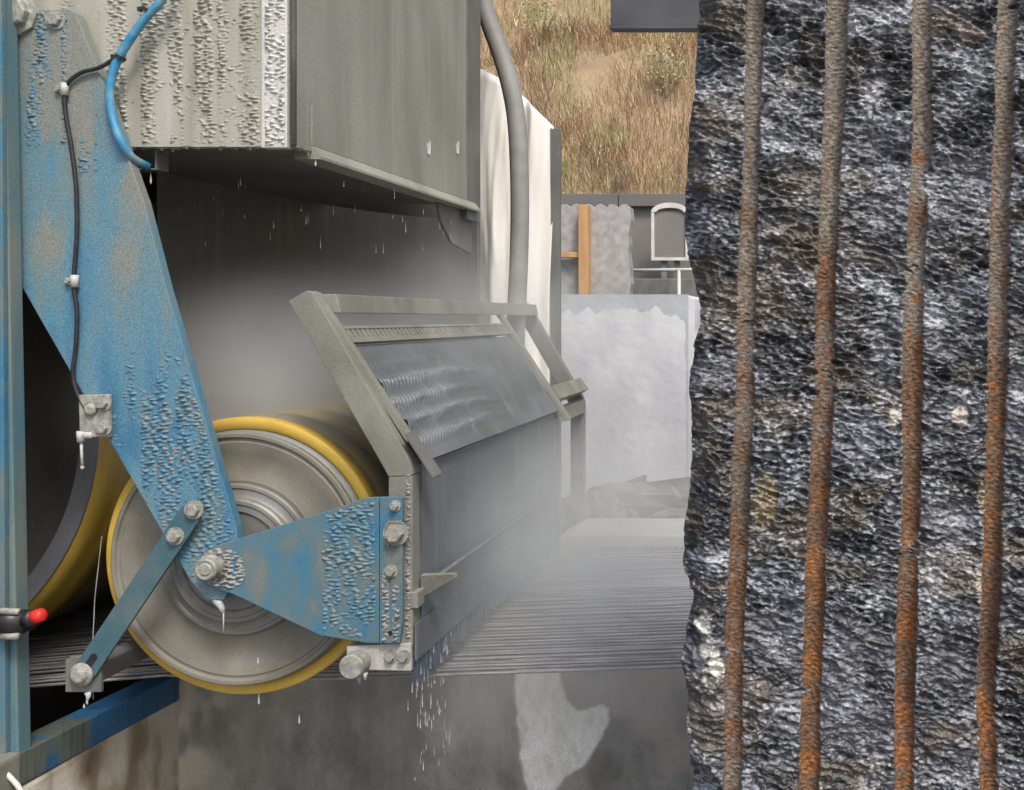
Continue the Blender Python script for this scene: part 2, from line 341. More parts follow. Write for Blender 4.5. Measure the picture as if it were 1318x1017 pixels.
# retaining wall with a cap course
rw = thing('retaining_wall', (-1.5, 12.1, 0), 'weathered grey retaining wall at the foot of the grassy hill', 'wall')
zc = EYE + (PY - 250) * 12 / F
mb = MB(); mb.box((-16, 12.03, -.1), (14, 12.5, zc-.14)); build(mb, 'wall_face', M['wallgrey'], rw)
for k in range(30):
    x0 = -16 + k; mb = MB(); mb.box((x0+.004, 11.94, zc-.14), (x0+.996, 12.55, zc)); build(mb, 'cap_stone', M['wallcap'], rw, bevel=.008)

# ================================================================== STONE YARD BEHIND THE SAW
def scallop_slab(name, x0, x1, y, z0, z1, t, mat_, n, seed, edges='tr'):
    """slab whose free edges are scalloped by split drill holes"""
    r_ = random.Random(seed); pts = [(x0, z0), (x1, z0)]
    nz = int((z1-z0) / .075)
    for k in range(1, nz): pts.append((x1 + (r_.uniform(-.02,.012) if 'r' in edges else 0), z0 + (z1-z0)*k/nz))
    nx = int((x1-x0) / .11)
    for k in range(nx):
        xa = x1 - (x1-x0)*k/nx; xb = x1 - (x1-x0)*(k+1)/nx
        for q in range(6):
            f = q/6; pts.append((xa+(xb-xa)*f, z1 - .035*(2*f-1)**2 - r_.uniform(0,.006)))
    pts.append((x0, z1-.035))
    mb = MB(); mb.prism([Vector((a, y, b)) for a, b in pts], (0, t, 0)); return mb
a = P(720, 262, 10.2); b = P(811, 262, 10.2)
mb = scallop_slab('granite_slab', a.x-.35, b.x, 10.2, 0, a.z, .22, M['granite'], 8, 2)
tag(build(mb, 'granite_slab', M['granite'], bevel=.004), 'grey granite slab with scalloped edges standing before the retaining wall', 'slab')
t_ = thing('timber_prop', (P(752, 400, 10.1).x, 10.1, 0), 'orange timber prop with short cross batten against the granite slab', 'prop')
p = P(752, 264, 10.1); mb = MB(); mb.box((p.x-.045, 10.05, 0), (p.x+.045, 10.19, p.z)); build(mb, 'upright', M['orange'], t_, bevel=.006)
p2 = P(728, 328, 10.1); mb = MB(); mb.box((p.x-.40, 10.09, p2.z-.025), (p.x-.045, 10.16, p2.z+.025)); build(mb, 'cross_batten', M['orange'], t_, bevel=.005)

# framed board with a curved white top, in front of the wall
c0, c1_ = P(841, 333, 11.6), P(884, 272, 11.6); xm = (c0.x + c1_.x)/2
fb = thing('framed_board', (xm, 11.6, 0), 'dark framed board with curved white top by the retaining wall', 'board')
mb = MB(); mb.box((c0.x, 11.6, c0.z), (c1_.x, 11.66, c1_.z)); build(mb, 'board', M['wallgrey'], fb)
for (x0, x1, z0, z1) in ((c0.x-.02, c0.x+.012, c0.z-.02, c1_.z), (c1_.x-.012, c1_.x+.02, c0.z-.02, c1_.z), (c0.x+.012, c1_.x-.012, c0.z-.02, c0.z+.012)):
    mb = MB(); mb.box((x0, 11.575, z0), (x1, 11.60, z1)); build(mb, 'frame_bar', M['pale_steel'], fb)
arc = [(xm + (c1_.x-c0.x)*.56*math.cos(th), 11.57, c1_.z - .01 + .10*math.sin(th)) for th in np.linspace(0, math.pi, 15)]
arc2 = [(xm + (c1_.x-c0.x)*.40*math.cos(th), 11.57, c1_.z - .01 + .045*math.sin(th)) for th in np.linspace(math.pi, 0, 15)]
mb = MB(); mb.prism([Vector(q) for q in arc + arc2], (0, .05, 0)); build(mb, 'curved_top', M['pale_steel'], fb)
mb = MB(); mb.box((c0.x+.08, 11.62, 0), (c0.x+.14, 11.68, c0.z)); build(mb, 'leg', M['frame_dark'], fb)
mb = MB(); mb.box((c1_.x-.14, 11.62, 0), (c1_.x-.08, 11.68, c0.z)); build(mb, 'leg', M['frame_dark'], fb)

# pipe railing and low dark wall
ra, rb = P(808, 348, 10.8), P(1000, 346, 10.8)
rl = thing('pipe_railing', (ra.x, 10.8, 0), 'pale pipe railing with one upright behind the white stone block', 'railing')
mb = MB(); mb.tube([ra, rb], .017, 8); build(mb, 'rail', M['pale_steel'], rl, True)
for px in (874, 965):
    q = P(px, 347, 10.8); mb = MB(); mb.tube([(q.x, 10.8, 0), (q.x, 10.8, q.z)], .017, 8); build(mb, 'upright', M['pale_steel'], rl, True)
q0, q1 = P(800, 366, 11.2), P(1000, 366, 11.2)
mb = MB(); mb.box((q0.x, 11.2, 0), (q1.x, 11.45, q0.z+.06)); tag(build(mb, 'low_wall', M['frame_dark'], bevel=.01), 'low dark wall behind the pipe railing', 'wall')

# big pale sawn block
YB = 8.0; bx0, bx1 = P(640, 400, YB).x - .5, P(886, 400, YB).x; bz0, bz1 = P(720, 640, YB).z, P(720, 379, YB).z
wbk = thing('sawn_stone_block', ((bx0+bx1)/2, YB+.6, bz0), 'large pale sawn stone block standing behind the wires', 'stone block')
nu, nv = 420, 260
U, Vv = np.meshgrid(np.linspace(bx0, bx1, nu), np.linspace(bz0, bz1, nv)); TB = low_noise(21, 256, 12, 12)
edge = bz1 - .16 + .035*samp(TB, U*60, U*0+9) - .05*sstep(bx1-.12, bx1, U)
wet = (Vv > edge) | (U > bx1 - .022 + .004*samp(TB, Vv*50+30, Vv*0))
Vt = np.stack([U, YB + .0006*samp(TB, U*90, Vv*90), Vv], -1).reshape(-1, 3)
i2, j2 = np.meshgrid(np.arange(nu-1), np.arange(nv-1)); b0 = (j2*nu+i2).ravel(); Fa = np.stack([b0, b0+1, b0+nu+1, b0+nu], -1)
wf = wet[:-1, :-1].ravel()
np_mesh('dry_face', Vt, Fa[~wf], M['marble'], wbk); o = np_mesh('damp_border', Vt, Fa[wf], M['marble_wet'], wbk)
mb = MB(); r_ = random.Random(3)
pts = [(bx0, bz0)] + [(bx1 + .02 + .018*r_.random() + .04*math.sin(math.pi*k/18), bz0 + (bz1-.03-bz0)*k/18) for k in range(19)] + [(bx1-.02, bz1-.002), (bx0, bz1-.006)]
mb.prism([Vector((a_, YB+.012, b_)) for a_, b_ in pts], (0, 1.2, 0)); build(mb, 'block_body', M['marble'], wbk, bevel=.004)
for k, (xx, wz) in enumerate(((bx0+.15, .3), (bx0+.9, .26), (bx1-.55, .34))):
    mb = MB(); mb.box((xx, YB+.02, 0), (xx+wz, YB+1.15, bz0)); 
    tag(build(mb, 'bearer', M['rubble'], bevel=.015), ['dark timber bearer under the left end of the pale block', 'dark timber bearer under the middle of the pale block', 'dark timber bearer under the right end of the pale block'][k], 'bearer')

def boulder(px, py, Y, sx, sy, sz, seed, label, m=None, name='stone_chunk', zb=0.0):
    c = P(px, py, Y); r_ = np.random.RandomState(seed); nu, nv = 20, 12; vs = []
    T = low_noise(seed+50, 64, 9, 9)
    for j in range(nv):
        ph = math.pi*j/(nv-1)
        for i in range(nu):
            th = 2*math.pi*i/nu; k = 1 + .16*float(samp(T, np.array([i*64/nu]), np.array([j*5.0]))[0])
            e = lambda v: math.copysign(abs(v)**.6, v)
            vs.append((c.x + sx*k*e(math.cos(th))*e(math.sin(ph)), Y + sy*k*e(math.sin(th))*e(math.sin(ph)), zb + sz + sz*k*e(math.cos(ph))))
    fs = [(j*nu+i, j*nu+(i+1) % nu, (j+1)*nu+(i+1) % nu, (j+1)*nu+i) for j in range(nv-1) for i in range(nu)]
    mb = MB(); mb.add(vs, fs); return tag(build(mb, name, m or M['rubble']), label, 'stone', 'stones lying before the pale block')
zL = P(790, 690, 6.6).z
boulder(832, 660, 7.35, .46, .22, .255, 1, 'long flat grey offcut stone lying before the pale block')
boulder(772, 668, 7.1, .13, .13, .235, 2, 'small dark stone chunk at the end of the long offcut')
boulder(748, 672, 7.3, .12, .12, .20, 3, 'rounded dark stone beside the guard end')
boulder(806, 690, 6.98, .10, .08, .19, 5, 'reddish broken stone chunk just behind the pale ledge')

# pale ledge (low wall) behind the wire bed
la, lb = P(704, 720, 6.1), P(704, 690, 6.1)
lg = thing('concrete_ledge', (la.x+1, 6.4, 0), 'pale concrete ledge with toothed edge beyond the wires', 'ledge')
mb = MB(); mb.prism([Vector((la.x, 6.1, 0)), Vector((2.2, 6.1, 0)), Vector((2.2, 6.1, lb.z)), Vector((la.x+.12, 6.1, lb.z)), Vector((la.x, 6.1, lb.z-.07))], (0, .55, 0)); build(mb, 'ledge_body', M['ledge'], lg, bevel=.008)
for k in range(34):
    mb = MB(); x0 = la.x + .14 + k*.034; mb.box((x0, 6.085, lb.z-.075), (x0+.017, 6.1, lb.z-.058)); build(mb, 'tooth', M['frame_dark'], lg)

# crane girder overhead
gd = thing('crane_girder', (.5, 6.2, 0), 'dark blue-grey steel girder hanging overhead before the hillside', 'girder')
ga = P(786, 37, 6.0); mb = MB(); mb.box((ga.x, 6.0, ga.z+.02), (3.5, 6.06, ga.z+.62)); build(mb, 'web', M['beam_dark'], gd, bevel=.004)
mb = MB(); mb.box((ga.x-.004, 5.99, ga.z), (3.5, 6.08, ga.z+.02)); build(mb, 'bottom_flange', M['beam_dark'], gd)
mb = MB(); mb.box((3.0, 6.065, 0), (3.3, 6.3, ga.z+.6)); build(mb, 'column', M['beam_dark'], gd, bevel=.004)

# white tarpaulin on a post
YT = 5.95
pst = P(714, 165, YT); mb = MB(); mb.box((P(708,0,YT).x, YT, 0), (P(720,0,YT).x, YT+.05, pst.z)); 
tag(build(mb, 'steel_post', M['frame_dark'], bevel=.003), 'slim grey steel post holding the edge of the white tarpaulin', 'post')
nu, nv = 70, 60; xa, xb = P(560, 0, YT).x, P(709.5, 0, YT).x
top = lambda x: np.interp(x, [P(q,0,YT).x for q in (560, 617, 652, 712)], [P(0,q,YT).z for q in (55, 86, 106, 166)])
U, S = np.meshgrid(np.linspace(xa, xb, nu), np.linspace(0, 1, nv)); TT = low_noise(31, 256, 30, 60)
ZT = .12 + (top(U) - .12) * S
fold = .045*np.sin((U-xa)*34 + .5*np.sin(ZT*1.7)) * (1.05-S*.55) + .03*samp(TT, U*120, ZT*20)
VT = np.stack([U + .015*np.sin(ZT*3+U*9), YT + .02 + fold*sstep(0, .12, xb-U) - 0.02, ZT], -1).reshape(-1, 3)
i2, j2 = np.meshgrid(np.arange(nu-1), np.arange(nv-1)); b0 = (j2*nu+i2).ravel()
o = tag(np_mesh('tarpaulin', VT, np.stack([b0, b0+1, b0+nu+1, b0+nu], -1), M['tarp']), 'white tarpaulin sheet hanging in folds behind the saw hood', 'tarpaulin')
sm = o.modifiers.new('thickness', 'SOLIDIFY'); sm.thickness = .003

# ================================================================== THE SAW
def bolt(parent, c, r, h=.014, washer=True, name='bolt', m=None, hexa=True):
    """bolt head facing the camera; c is the point on the plate"""
    mb = MB(); x, y, z = c
    if washer: mb.lathe([(0, y), (r*1.45, y), (r*1.45, y-.004), (0, y-.004)], (x, z), 24); y -= .004
    n = 6 if hexa else 20
    mb.lathe([(0, y), (r, y), (r, y-h*.8), (r*.85, y-h), (0, y-h)], (x, z), n)
    return build(mb, name, m or M['bolt'], parent, bevel=0)

# ---- crust: real relief of dried slurry on a plate (faces kept only where the crust stands proud)
NZ = {}
NZ['worm'] = band_noise(41, 1024, 17, 6.0, .35)          # texel 1.6 mm
NZ['worm2'] = band_noise(42, 1024, 12, 7, .5)
NZ['low'] = low_noise(43, 1024, 60, 160)
NZ['blob'] = low_noise(44, 1024, 40, 40)
def inside(poly, X, Z):
    r = np.zeros(X.shape, bool); n = len(poly)
    for k in range(n):
        (x0, z0), (x1, z1) = poly[k], poly[(k+1) % n]
        c = ((z0 > Z) != (z1 > Z)) & (X < (x1-x0)*(Z-z0)/((z1-z0) or 1e-9)+x0); r ^= c
    return r
def edge_dist(poly, X, Z):
    d_ = np.full(X.shape, 9.0); n = len(poly)
    for k in range(n):
        (x0, z0), (x1, z1) = poly[k], poly[(k+1) % n]; L2 = (x1-x0)**2+(z1-z0)**2
        t = np.clip(((X-x0)*(x1-x0)+(Z-z0)*(z1-z0))/L2, 0, 1); d_ = np.minimum(d_, np.hypot(X-x0-t*(x1-x0), Z-z0-t*(z1-z0)))
    return d_
def crust(parent, poly_px, Y, maskf, mat_, amp=.006, step=.0024, film=.0006, thr=.25, noise='worm', off=(0,0), texel=.0016):
    poly = [(P(a_, b_, Y).x, P(a_, b_, Y).z) for a_, b_ in poly_px]
    xs = np.arange(min(p[0] for p in poly), max(p[0] for p in poly), step); zs = np.arange(min(p[1] for p in poly), max(p[1] for p in poly), step)
    X, Z = np.meshgrid(xs, zs); px = X*F/Y + PX; py = PY - (Z-EYE)*F/Y
    e = edge_dist(poly, X, Z) * inside(poly, X, Z)
    m = np.clip(maskf(px, py), 0, 1) * sstep(.002, .012, e)
    n_ = samp(NZ[noise], X/texel + off[0], Z/texel + off[1]); n2_ = samp(NZ['worm2'], X/texel*.8 + 300, Z/texel*.8)
    hh = np.clip(n_*.7 + n2_*.4, -.25, 2.0) + .25
    h = amp * m * hh
    keep = (m[:-1,:-1] > thr) & (m[1:,1:] > thr) & (m[1:,:-1] > thr) & (m[:-1,1:] > thr) & ((h[:-1,:-1]+h[1:,1:]) > 2*film)
    V = np.stack([X, Y - h + film*.2, Z], -1).reshape(-1, 3); nu = X.shape[1]
    J, I = np.nonzero(keep); b0 = J*nu+I
    o = np_mesh('slurry_crust', V, np.stack([b0, b0+1, b0+nu+1, b0+nu], -1), mat_, parent); o['kind'] = 'stuff'; return o
lowf = lambda px, py, s=1, o=0: samp(NZ['low'], px*1.6*s+o, py*.9*s+o*2)
blobf = lambda px, py, s=1, o=0: samp(NZ['blob'], px*1.5*s+o, py*1.5*s+o)
def bands(px, lst):
    r = np.zeros_like(px)
    for a_, b_ in lst: r = np.maximum(r, sstep(a_-5, a_+4, px) * (1 - sstep(b_-4, b_+5, px)))
    return r

# ---- hood box
YH = 3.06; XR = P(380, 0, YH).x; ZB = P(0, 189, YH).z; YK = 1.566 * YH
hood = thing('saw_hood', ((XR-3.9)/2, 3.9, ZB), 'grey slurry-caked sheet metal hood box above the guide drum', 'machine hood')
ZT_ = 3.7; XL = -3.9
mb = MB(); mb.box((XL, YH, ZB), (P(337,0,YH).x, YH+.03, ZT_)); build(mb, 'front_sheet', M['hood_front'], hood)
mb = MB(); mb.box((P(337,0,YH).x+.002, YH-.008, ZB-.004), (P(371,0,YH).x, YH+.03, ZT_)); build(mb, 'corner_strip', M['hood_bright'], hood, bevel=.003)
mb = MB(); mb.tube([(P(376.5,0,YH).x, YH+.006, ZB+.006), (P(376.5,0,YH).x, YH+.006, ZT_)], .0085, 12); build(mb, 'corner_tube', M['frame'], hood, True)
mb = MB(); mb.box((XR-.03, YH+.012, ZB), (XR, YK, ZT_)); build(mb, 'side_sheet', M['hood_side'], hood)
# overlapping lower skirt on the side sheet: its upper edge falls away from the front
s0, s1 = 3.16, 4.3
mb = MB(); mb.prism([Vector((XR, s0, EYE+(PY-136)*s0/F*1.0)), Vector((XR, s0, ZB+.02)), Vector((XR, YK-.12, ZB+.02)), Vector((XR, YK-.12, ZB+.13))], (.004, 0, 0)); build(mb, 'side_skirt', M['hood_side'], hood)
mb = MB(); mb.prism([Vector((XR-.05, YH+.1, ZB-.02)), Vector((XR+.028, YH+.1, ZB-.02)), Vector((XR+.028, YH+.1, ZB-.012)), Vector((XR+.006, YH+.1, ZB+.018)), Vector((XR-.05, YH+.1, ZB+.018))], (0, YK-YH-.15, 0)); build(mb, 'drip_lip', M['hood_side'], hood)
mb = MB(); mb.box((XR-.10, YK-.17, ZB-.06), (XR+.006, YK+.02, ZT_)); build(mb, 'rear_edge', M['frame_dark'], hood)
mb = MB(); mb.box((XL, YH+.03, ZB+.02), (XR-.03, YK, ZB+.05)); build(mb, 'floor_sheet', M['back'], hood)
mb = MB(); mb.box((XL, YH+.03, ZT_-.03), (XR-.03, 5.62, ZT_)); build(mb, 'roof_sheet', M['hood_side'], hood)
mb = MB(); mb.box((XL, YH+.03, ZB+.05), (XL+.03, YK, ZT_-.03)); build(mb, 'side_sheet', M['hood_side'], hood)
# low flap under the rear of the hood
fa = P(566, 285, 4.5); mb = MB(); mb.prism([Vector((XR-.02, 4.32, ZB-.005)), Vector((XR-.02, YK-.02, ZB-.005)), Vector((XR-.02, YK-.02, ZB-.20)), Vector((XR-.02, 4.50, ZB-.17)), Vector((XR-.02, 4.36, ZB-.09))], (-.012, 0, 0)); build(mb, 'rear_flap', M['frame_dark'], hood)
for px in (551, 588):
    q = XR*F/(px-PX); zq = EYE+(PY-188)*q/F
    mb = MB(); mb.lathe([(0, q), (.013, q), (.011, q+.0), (0, q)], (0, 0), 3)
    mb = MB(); mb.add([(XR+.001, q-.008, zq-.030), (XR+.009, q, zq-.034), (XR+.001, q+.008, zq-.030), (XR+.001, q-.020, zq+.004), (XR+.010, q+.002, zq+.022), (XR+.001, q+.022, zq+.010)], [(0,1,4,3),(1,2,5,4),(0,2,1),(3,4,5)])
    build(mb, 'slurry_dab', M['steel_light'], hood)
box_poly = [(-20, -30), (337, -30), (337, 188), (-20, 188)]
box_mask = lambda px, py: np.clip(bands(px, [(26,48),(80,96),(138,162),(183,234),(250,272),(281,292),(310,322),(322,334)]) * (.75+.5*lowf(px, py)) * (.35+.65*(bands(px, [(138,162),(183,234),(250,272)]) + sstep(.2, 1, lowf(px,py,1,90)))), 0, 1) + .5*sstep(.7, 1.5, blobf(px, py, 1, 50))*sstep(90, 200, px)
crust(hood, box_poly, YH, box_mask, M['hood_front'], amp=.0046, thr=.10)
strip_poly = [(338, -30), (371, -30), (371, 190), (338, 190)]
crust(hood, strip_poly, YH-.008, lambda px, py: .25 + .9*bands(px, [(341,352),(356,366)])*sstep(-.9, .3, blobf(px,py,1.3)), M['hood_bright'], amp=.006, off=(90, 400))
# ragged hanging slurry along the lower front edge
mb = MB(); r_ = random.Random(12)
for k in range(120):
    px = r_.uniform(168, 405); q = P(px, 189, YH+.004); q.y += r_.uniform(0, .02); 
    if px > 378: q.y = YH + .02 + (px-378)*.006; q.x = XR - .003
    l = abs(r_.gauss(.002, .004)) + (.010 if r_.random() < .05 else 0); wd = r_.uniform(.004, .012)
    mb.lathe([(0, 0)], (0, 0), 3) if False else mb.add([(q.x-wd, q.y-.006, ZB+.002), (q.x+wd, q.y-.006, ZB+.002), (q.x, q.y+.006, ZB+.002), (q.x, q.y, ZB-l)], [(0,1,3),(1,2,3),(2,0,3)])
o = build(mb, 'slurry_fringe', M['crust'], hood); o['kind'] = 'stuff'
# hose bracket under the hood
qa, qb = P(170, 219, 3.10), P(204, 219, 3.10)
mb = MB(); mb.box((qa.x, 3.09, qa.z), (qb.x, 3.15, qa.z+.004)); mb.box((qb.x-.004, 3.09, qa.z+.004), (qb.x, 3.15, ZB+.02)); build(mb, 'hose_bracket', M['frame_dark'], hood)

# ---- back sheet of the saw bay
mb = MB(); xr = P(614, 0, 5.6).x; mb.box((-5.0, 5.6, 0), (xr, 5.66, 3.7)); tag(build(mb, 'bay_back_panel', M['back']), 'dirty grey back panel closing the saw bay behind the drum', 'panel')
mb = MB(); mb.box((-5.0, 2.3, 0), (-4.94, 5.6, 3.7)); tag(build(mb, 'bay_side_panel', M['back']), 'dirty grey side panel beyond the big drum', 'panel')

mb = MB(); mb.box((-5.0, 2.86, 0), (-2.24, 2.92, 3.7)); tag(build(mb, 'added_shade_panel', M['back']), 'added grey panel outside the view that shades the saw bay', 'panel')  # unseen panel added left of the post to keep light out of the bay
mb = MB(); arcp = [(-2.2 + .52*(1-math.cos(t)), 3.72 + 1.82*math.sin(t)) for t in np.linspace(0, math.pi/2, 40)]
mb.prism([Vector((a_, b_, EYE-.9)) for a_, b_ in arcp] + [Vector((a_-.012, b_+.012, EYE-.9)) for a_, b_ in arcp[::-1]], (0, 0, ZB+.02-EYE+.9))
tag(crease(build(mb, 'splash_sheet', M['splash'], smooth=True)), 'smooth grey splash sheet closing the space behind the guide drum', 'panel')

# ---- small guide drum
YW = 3.15; wc = P(314, 716, YW); WC = (wc.x, wc.z); k_ = YW / F; RO = 178.5 * k_; YE = 5.45
dr = thing('guide_drum', (wc.x, 4.3, wc.z-RO), 'yellow-rimmed guide drum with pale steel flange carried by blue plates', 'drum')
mb = MB(); mb.lathe([(RO-.036, YW+.012), (RO-.030, YW+.002), (RO-.004, YW), (RO, YW+.004), (RO, YW+.05), (RO-.004, YW+.056), (RO-.012, YW+.056)], WC, 160); build(mb, 'rim', M['yellow'], dr, True)
mb = MB(); mb.lathe([(RO-.02, YW+.05), (RO-.012, YW+.056), (RO-.008, YE), (.05, YE)], WC, 128); build(mb, 'drum_shell', M['shell'], dr, True)
for s in range(12):
    y0 = YW + .10 + s*.19
    if y0 < YE-.1:
        mb = MB(); mb.lathe([(RO-.012, y0), (RO-.001, y0+.012), (RO-.001, y0+.085), (RO-.012, y0+.1)], WC, 128); build(mb, 'lining_ring', M['shell'], dr, True)
mb = MB(); mb.lathe([(RO-.036, YW+.03), (RO-.036, YW-.008), (RO-.052, YW-.014), (RO-.052, YW+.0)], WC, 160); build(mb, 'groove_ring', M['groove_grey'], dr, True)
fl = [(RO-.05, YW), (RO-.0395, YW-.03), (RO-.0395, YW-.038), (RO-.043, YW-.041), (RO-.052, YW-.041), (RO-.055, YW-.035), (RO-.058, YW-.033), (RO-.064, YW-.033), (RO-.067, YW-.036), (RO-.072, YW-.036), (RO-.10, YW-.026), (RO-.13, YW-.022), (RO-.155, YW-.024), (.224, YW-.032), (.216, YW-.030)]
mb = MB(); mb.lathe(fl, WC, 160); crease(build(mb, 'flange', M['wheel'], dr, True))
hb = [(.217, YW-.024), (.217, YW-.042), (.213, YW-.047), (.205, YW-.048), (.202, YW-.044), (.186, YW-.046), (.180, YW-.050), (.177, YW-.062), (.172, YW-.067), (.163, YW-.068), (.160, YW-.064), (.143, YW-.066), (.138, YW-.060), (.06, YW-.056)]
mb = MB(); mb.lathe(hb, WC, 128); crease(build(mb, 'hub', M['hub'], dr, True))
mb = MB(); mb.lathe([(0, YW-.06), (.075, YW-.06), (.072, 3.058), (.03, 3.056), (.03, 2.99), (0, 2.99)], WC, 40); build(mb, 'axle', M['frame_dark'], dr, True)

# ---- big drum, left
YG = 3.5; gc = P(-194, 555, YG); GC = (gc.x, gc.z); RG = 320*YG/F
bd = thing('main_drum', (gc.x, 4.4, gc.z-RG), 'very large dark-faced drum with grey ring and yellow rim behind the post', 'drum')
mb = MB(); mb.lathe([(.05, YG+.02), (RG-.06, YG+.012), (RG-.055, YG)], GC, 160); build(mb, 'disc', M['dark_disc'], bd, True)
mb = MB(); mb.lathe([(RG-.056, YG+.02), (RG-.056, YG-.004), (RG, YG-.004), (RG, YG+.02)], GC, 160); build(mb, 'ring', M['disc_rim'], bd)
mb = MB(); mb.lathe([(RG-.002, YG+.006), (RG+.012, YG+.012), (RG+.026, YG+.04), (RG+.020, YG+.08), (RG+.03, YG+.11), (RG+.03, YG+.2), (RG-.03, YG+.22)], GC, 160); build(mb, 'rim', M['yellow'], bd, True)
mb = MB(); mb.lathe([(RG+.0, YG+.2), (RG+.006, YG+.25), (RG+.006, 5.4), (.05, 5.4)], GC, 128); build(mb, 'drum_shell', M['shell'], bd, True)

# ---- post with clamp
YP = 2.95
pt = thing('machine_post', (P(2, 0, YP).x, YP, .3), 'weathered blue-green steel post at the front of the saw bay', 'post')
mb = MB(); mb.prism([P(-30, -60, YP), P(4.5, -60, YP), P(13, 400, YP), P(24, 985, YP), P(-20, 1000, YP)], (0, .05, 0)); build(mb, 'upright', M['post'], pt, bevel=.004)
mb = MB(); mb.prism([P(-30, -60, YP-.02), P(1.5, -60, YP-.02), P(7, 985, YP-.02), P(-20, 985, YP-.02)], (0, .018, 0)); build(mb, 'edge_strip', M['blue_arm'], pt, bevel=.003)
cl = thing('pipe_clamp', P(20, 800, 2.93), 'black pipe clamp with bright red tip strapped to the post', 'clamp')
c = P(18, 800, 2.925)
mb = MB(); mb.tube([c+Vector((-.06,0,.004)), c+Vector((.03,0,.0))], .032, 14); build(mb, 'clamp_body', M['black'], cl, True)
mb = MB(); mb.tube([c+Vector((-.03,-.02,.034)), c+Vector((.03,-.022,.032))], .009, 8); build(mb, 'clamp_jaw', M['bolt'], cl, True); mb = MB(); mb.tube([c+Vector((-.02,-.02,-.036)), c+Vector((.028,-.022,-.033))], .009, 8); build(mb, 'clamp_jaw', M['bolt'], cl, True)
mb = MB(); mb.tube([c+Vector((.03,0,.004)), c+Vector((.058,-.004,.014))], .021, 12); build(mb, 'stem', M['black'], cl, True)
mb = MB(); mb.tube([c+Vector((.056,-.004,.013)), c+Vector((.080,-.006,.02)), c+Vector((.086,-.006,.021))], [.019,.018,.012], 14); build(mb, 'red_tip', M['red'], cl, True)
mb = MB(); mb.tube([c+Vector((-.028,-.034,.05)), c+Vector((-.026,-.037,0)), c+Vector((-.03,-.034,-.05))], .006, 6); build(mb, 'strap', M['steel_light'], cl, True)
mb = MB(); mb.tube([P(-12, 985, 2.9), P(6, 993, 2.9), P(22, 1010, 2.9), P(34, 1030, 2.9)], .007, 8); tag(build(mb, 'cable_tie', M['pale_steel'], smooth=True), 'white strap end hanging at the foot of the post', 'strap')

# ---- lower beam running back
b1, b2 = P(26, 968, 2.95), P(215, 875, 3.63); ext = b2 + (b2-b1)*.9
mb = MB(); mb.bar(b1+Vector((-.045,-.06,-.045)), ext+Vector((-.045,0,-.045)), .09, .09); 
bmn = thing('lower_beam', (b1.x-.045, 3.2, b1.z-.1), 'bright blue steel beam running back under the big drum', 'beam'); build(mb, 'beam_tube', M['blue_beam'], bmn, bevel=.005)
mb = MB(); e1 = b1+Vector((-.05,-.10,-.045)); mb.box((e1.x-.06, e1.y-.02, e1.z-.05), (e1.x+.055, e1.y+.10, e1.z+.048)); build(mb, 'end_shoe', M['frame'], bmn, bevel=.01)
mb = MB(); r_ = random.Random(4)
for k in range(16):
    t = r_.random(); q = b1.lerp(b2, t*.7) + Vector((-.004 - .08*r_.random(), 0, -.088)); l = r_.uniform(.008, .03)
    mb.add([(q.x-.003,q.y-.003,q.z+.006),(q.x+.003,q.y-.003,q.z+.006),(q.x,q.y+.003,q.z+.006),(q.x,q.y,q.z-l)], [(0,1,3),(1,2,3),(2,0,3)])
o = build(mb, 'hanging_drips', M['water'], bmn); o['kind'] = 'stuff'

# ---- main blue support plate
YA = 3.02
arm_px = [(-2, 13), (90, 12), (97, 17), (137, 118), (167, 208), (186, 262), (215, 375), (262, 535), (304, 678), (306, 700), (300, 752), (288, 772), (266, 773), (246, 749), (224, 712), (14, 345), (-2, 330)]
arm = thing('support_plate', P(150, 773, YA), 'long blue steel support plate running from hood down to the drum axle', 'support plate')
mb = MB(); mb.prism([P(a_, b_, YA) for a_, b_ in arm_px], (0, .035, 0)); build(mb, 'plate', M['blue'], arm, bevel=.003)
def arm_mask(px, py):
    up = bands(px, [(33,50),(66,76),(77,86),(102,128),(40,60)]) * (1 - sstep(150, 225, py + 20*blobf(px, py))) * (.7+.5*lowf(px, py))
    up *= 1 - bands(px, [(102,128)])*(1-sstep(105,125,py))
    lo = sstep(440, 560, py + .25*(px-150) + 30*blobf(px, py, .7)) * (bands(px - (py-560)*.02, [(158,176),(182,200),(204,222),(226,248),(254,270)])*.8 + .25) * (.55+.6*lowf(px,py,1,33))
    lo *= 1 - .5*sstep(660, 740, py)
    bo = np.exp(-(((px-262)/34)**2 + ((py-700)/50)**2)) * .9
    return np.clip(np.maximum(np.maximum(up, lo), bo), 0, 1)
crust(arm, arm_px, YA, arm_mask, M['crust_blue'], amp=.0042, thr=.16, off=(500, 200))
for (px, py, r) in ((72, 26, .019), (250, 656, .018)):
    bolt(arm, P(px, py, YA if py < 100 else 2.985), r)
# big cap at the top left
mb = MB(); q = P(22, 18, YA); mb.lathe([(0, YA), (.062, YA), (.062, YA-.012), (.046, YA-.014), (.046, YA-.034), (.040, YA-.040), (0, YA-.040)], (q.x, q.z), 9); build(mb, 'pivot_cap', M['bolt'], arm, bevel=.002)

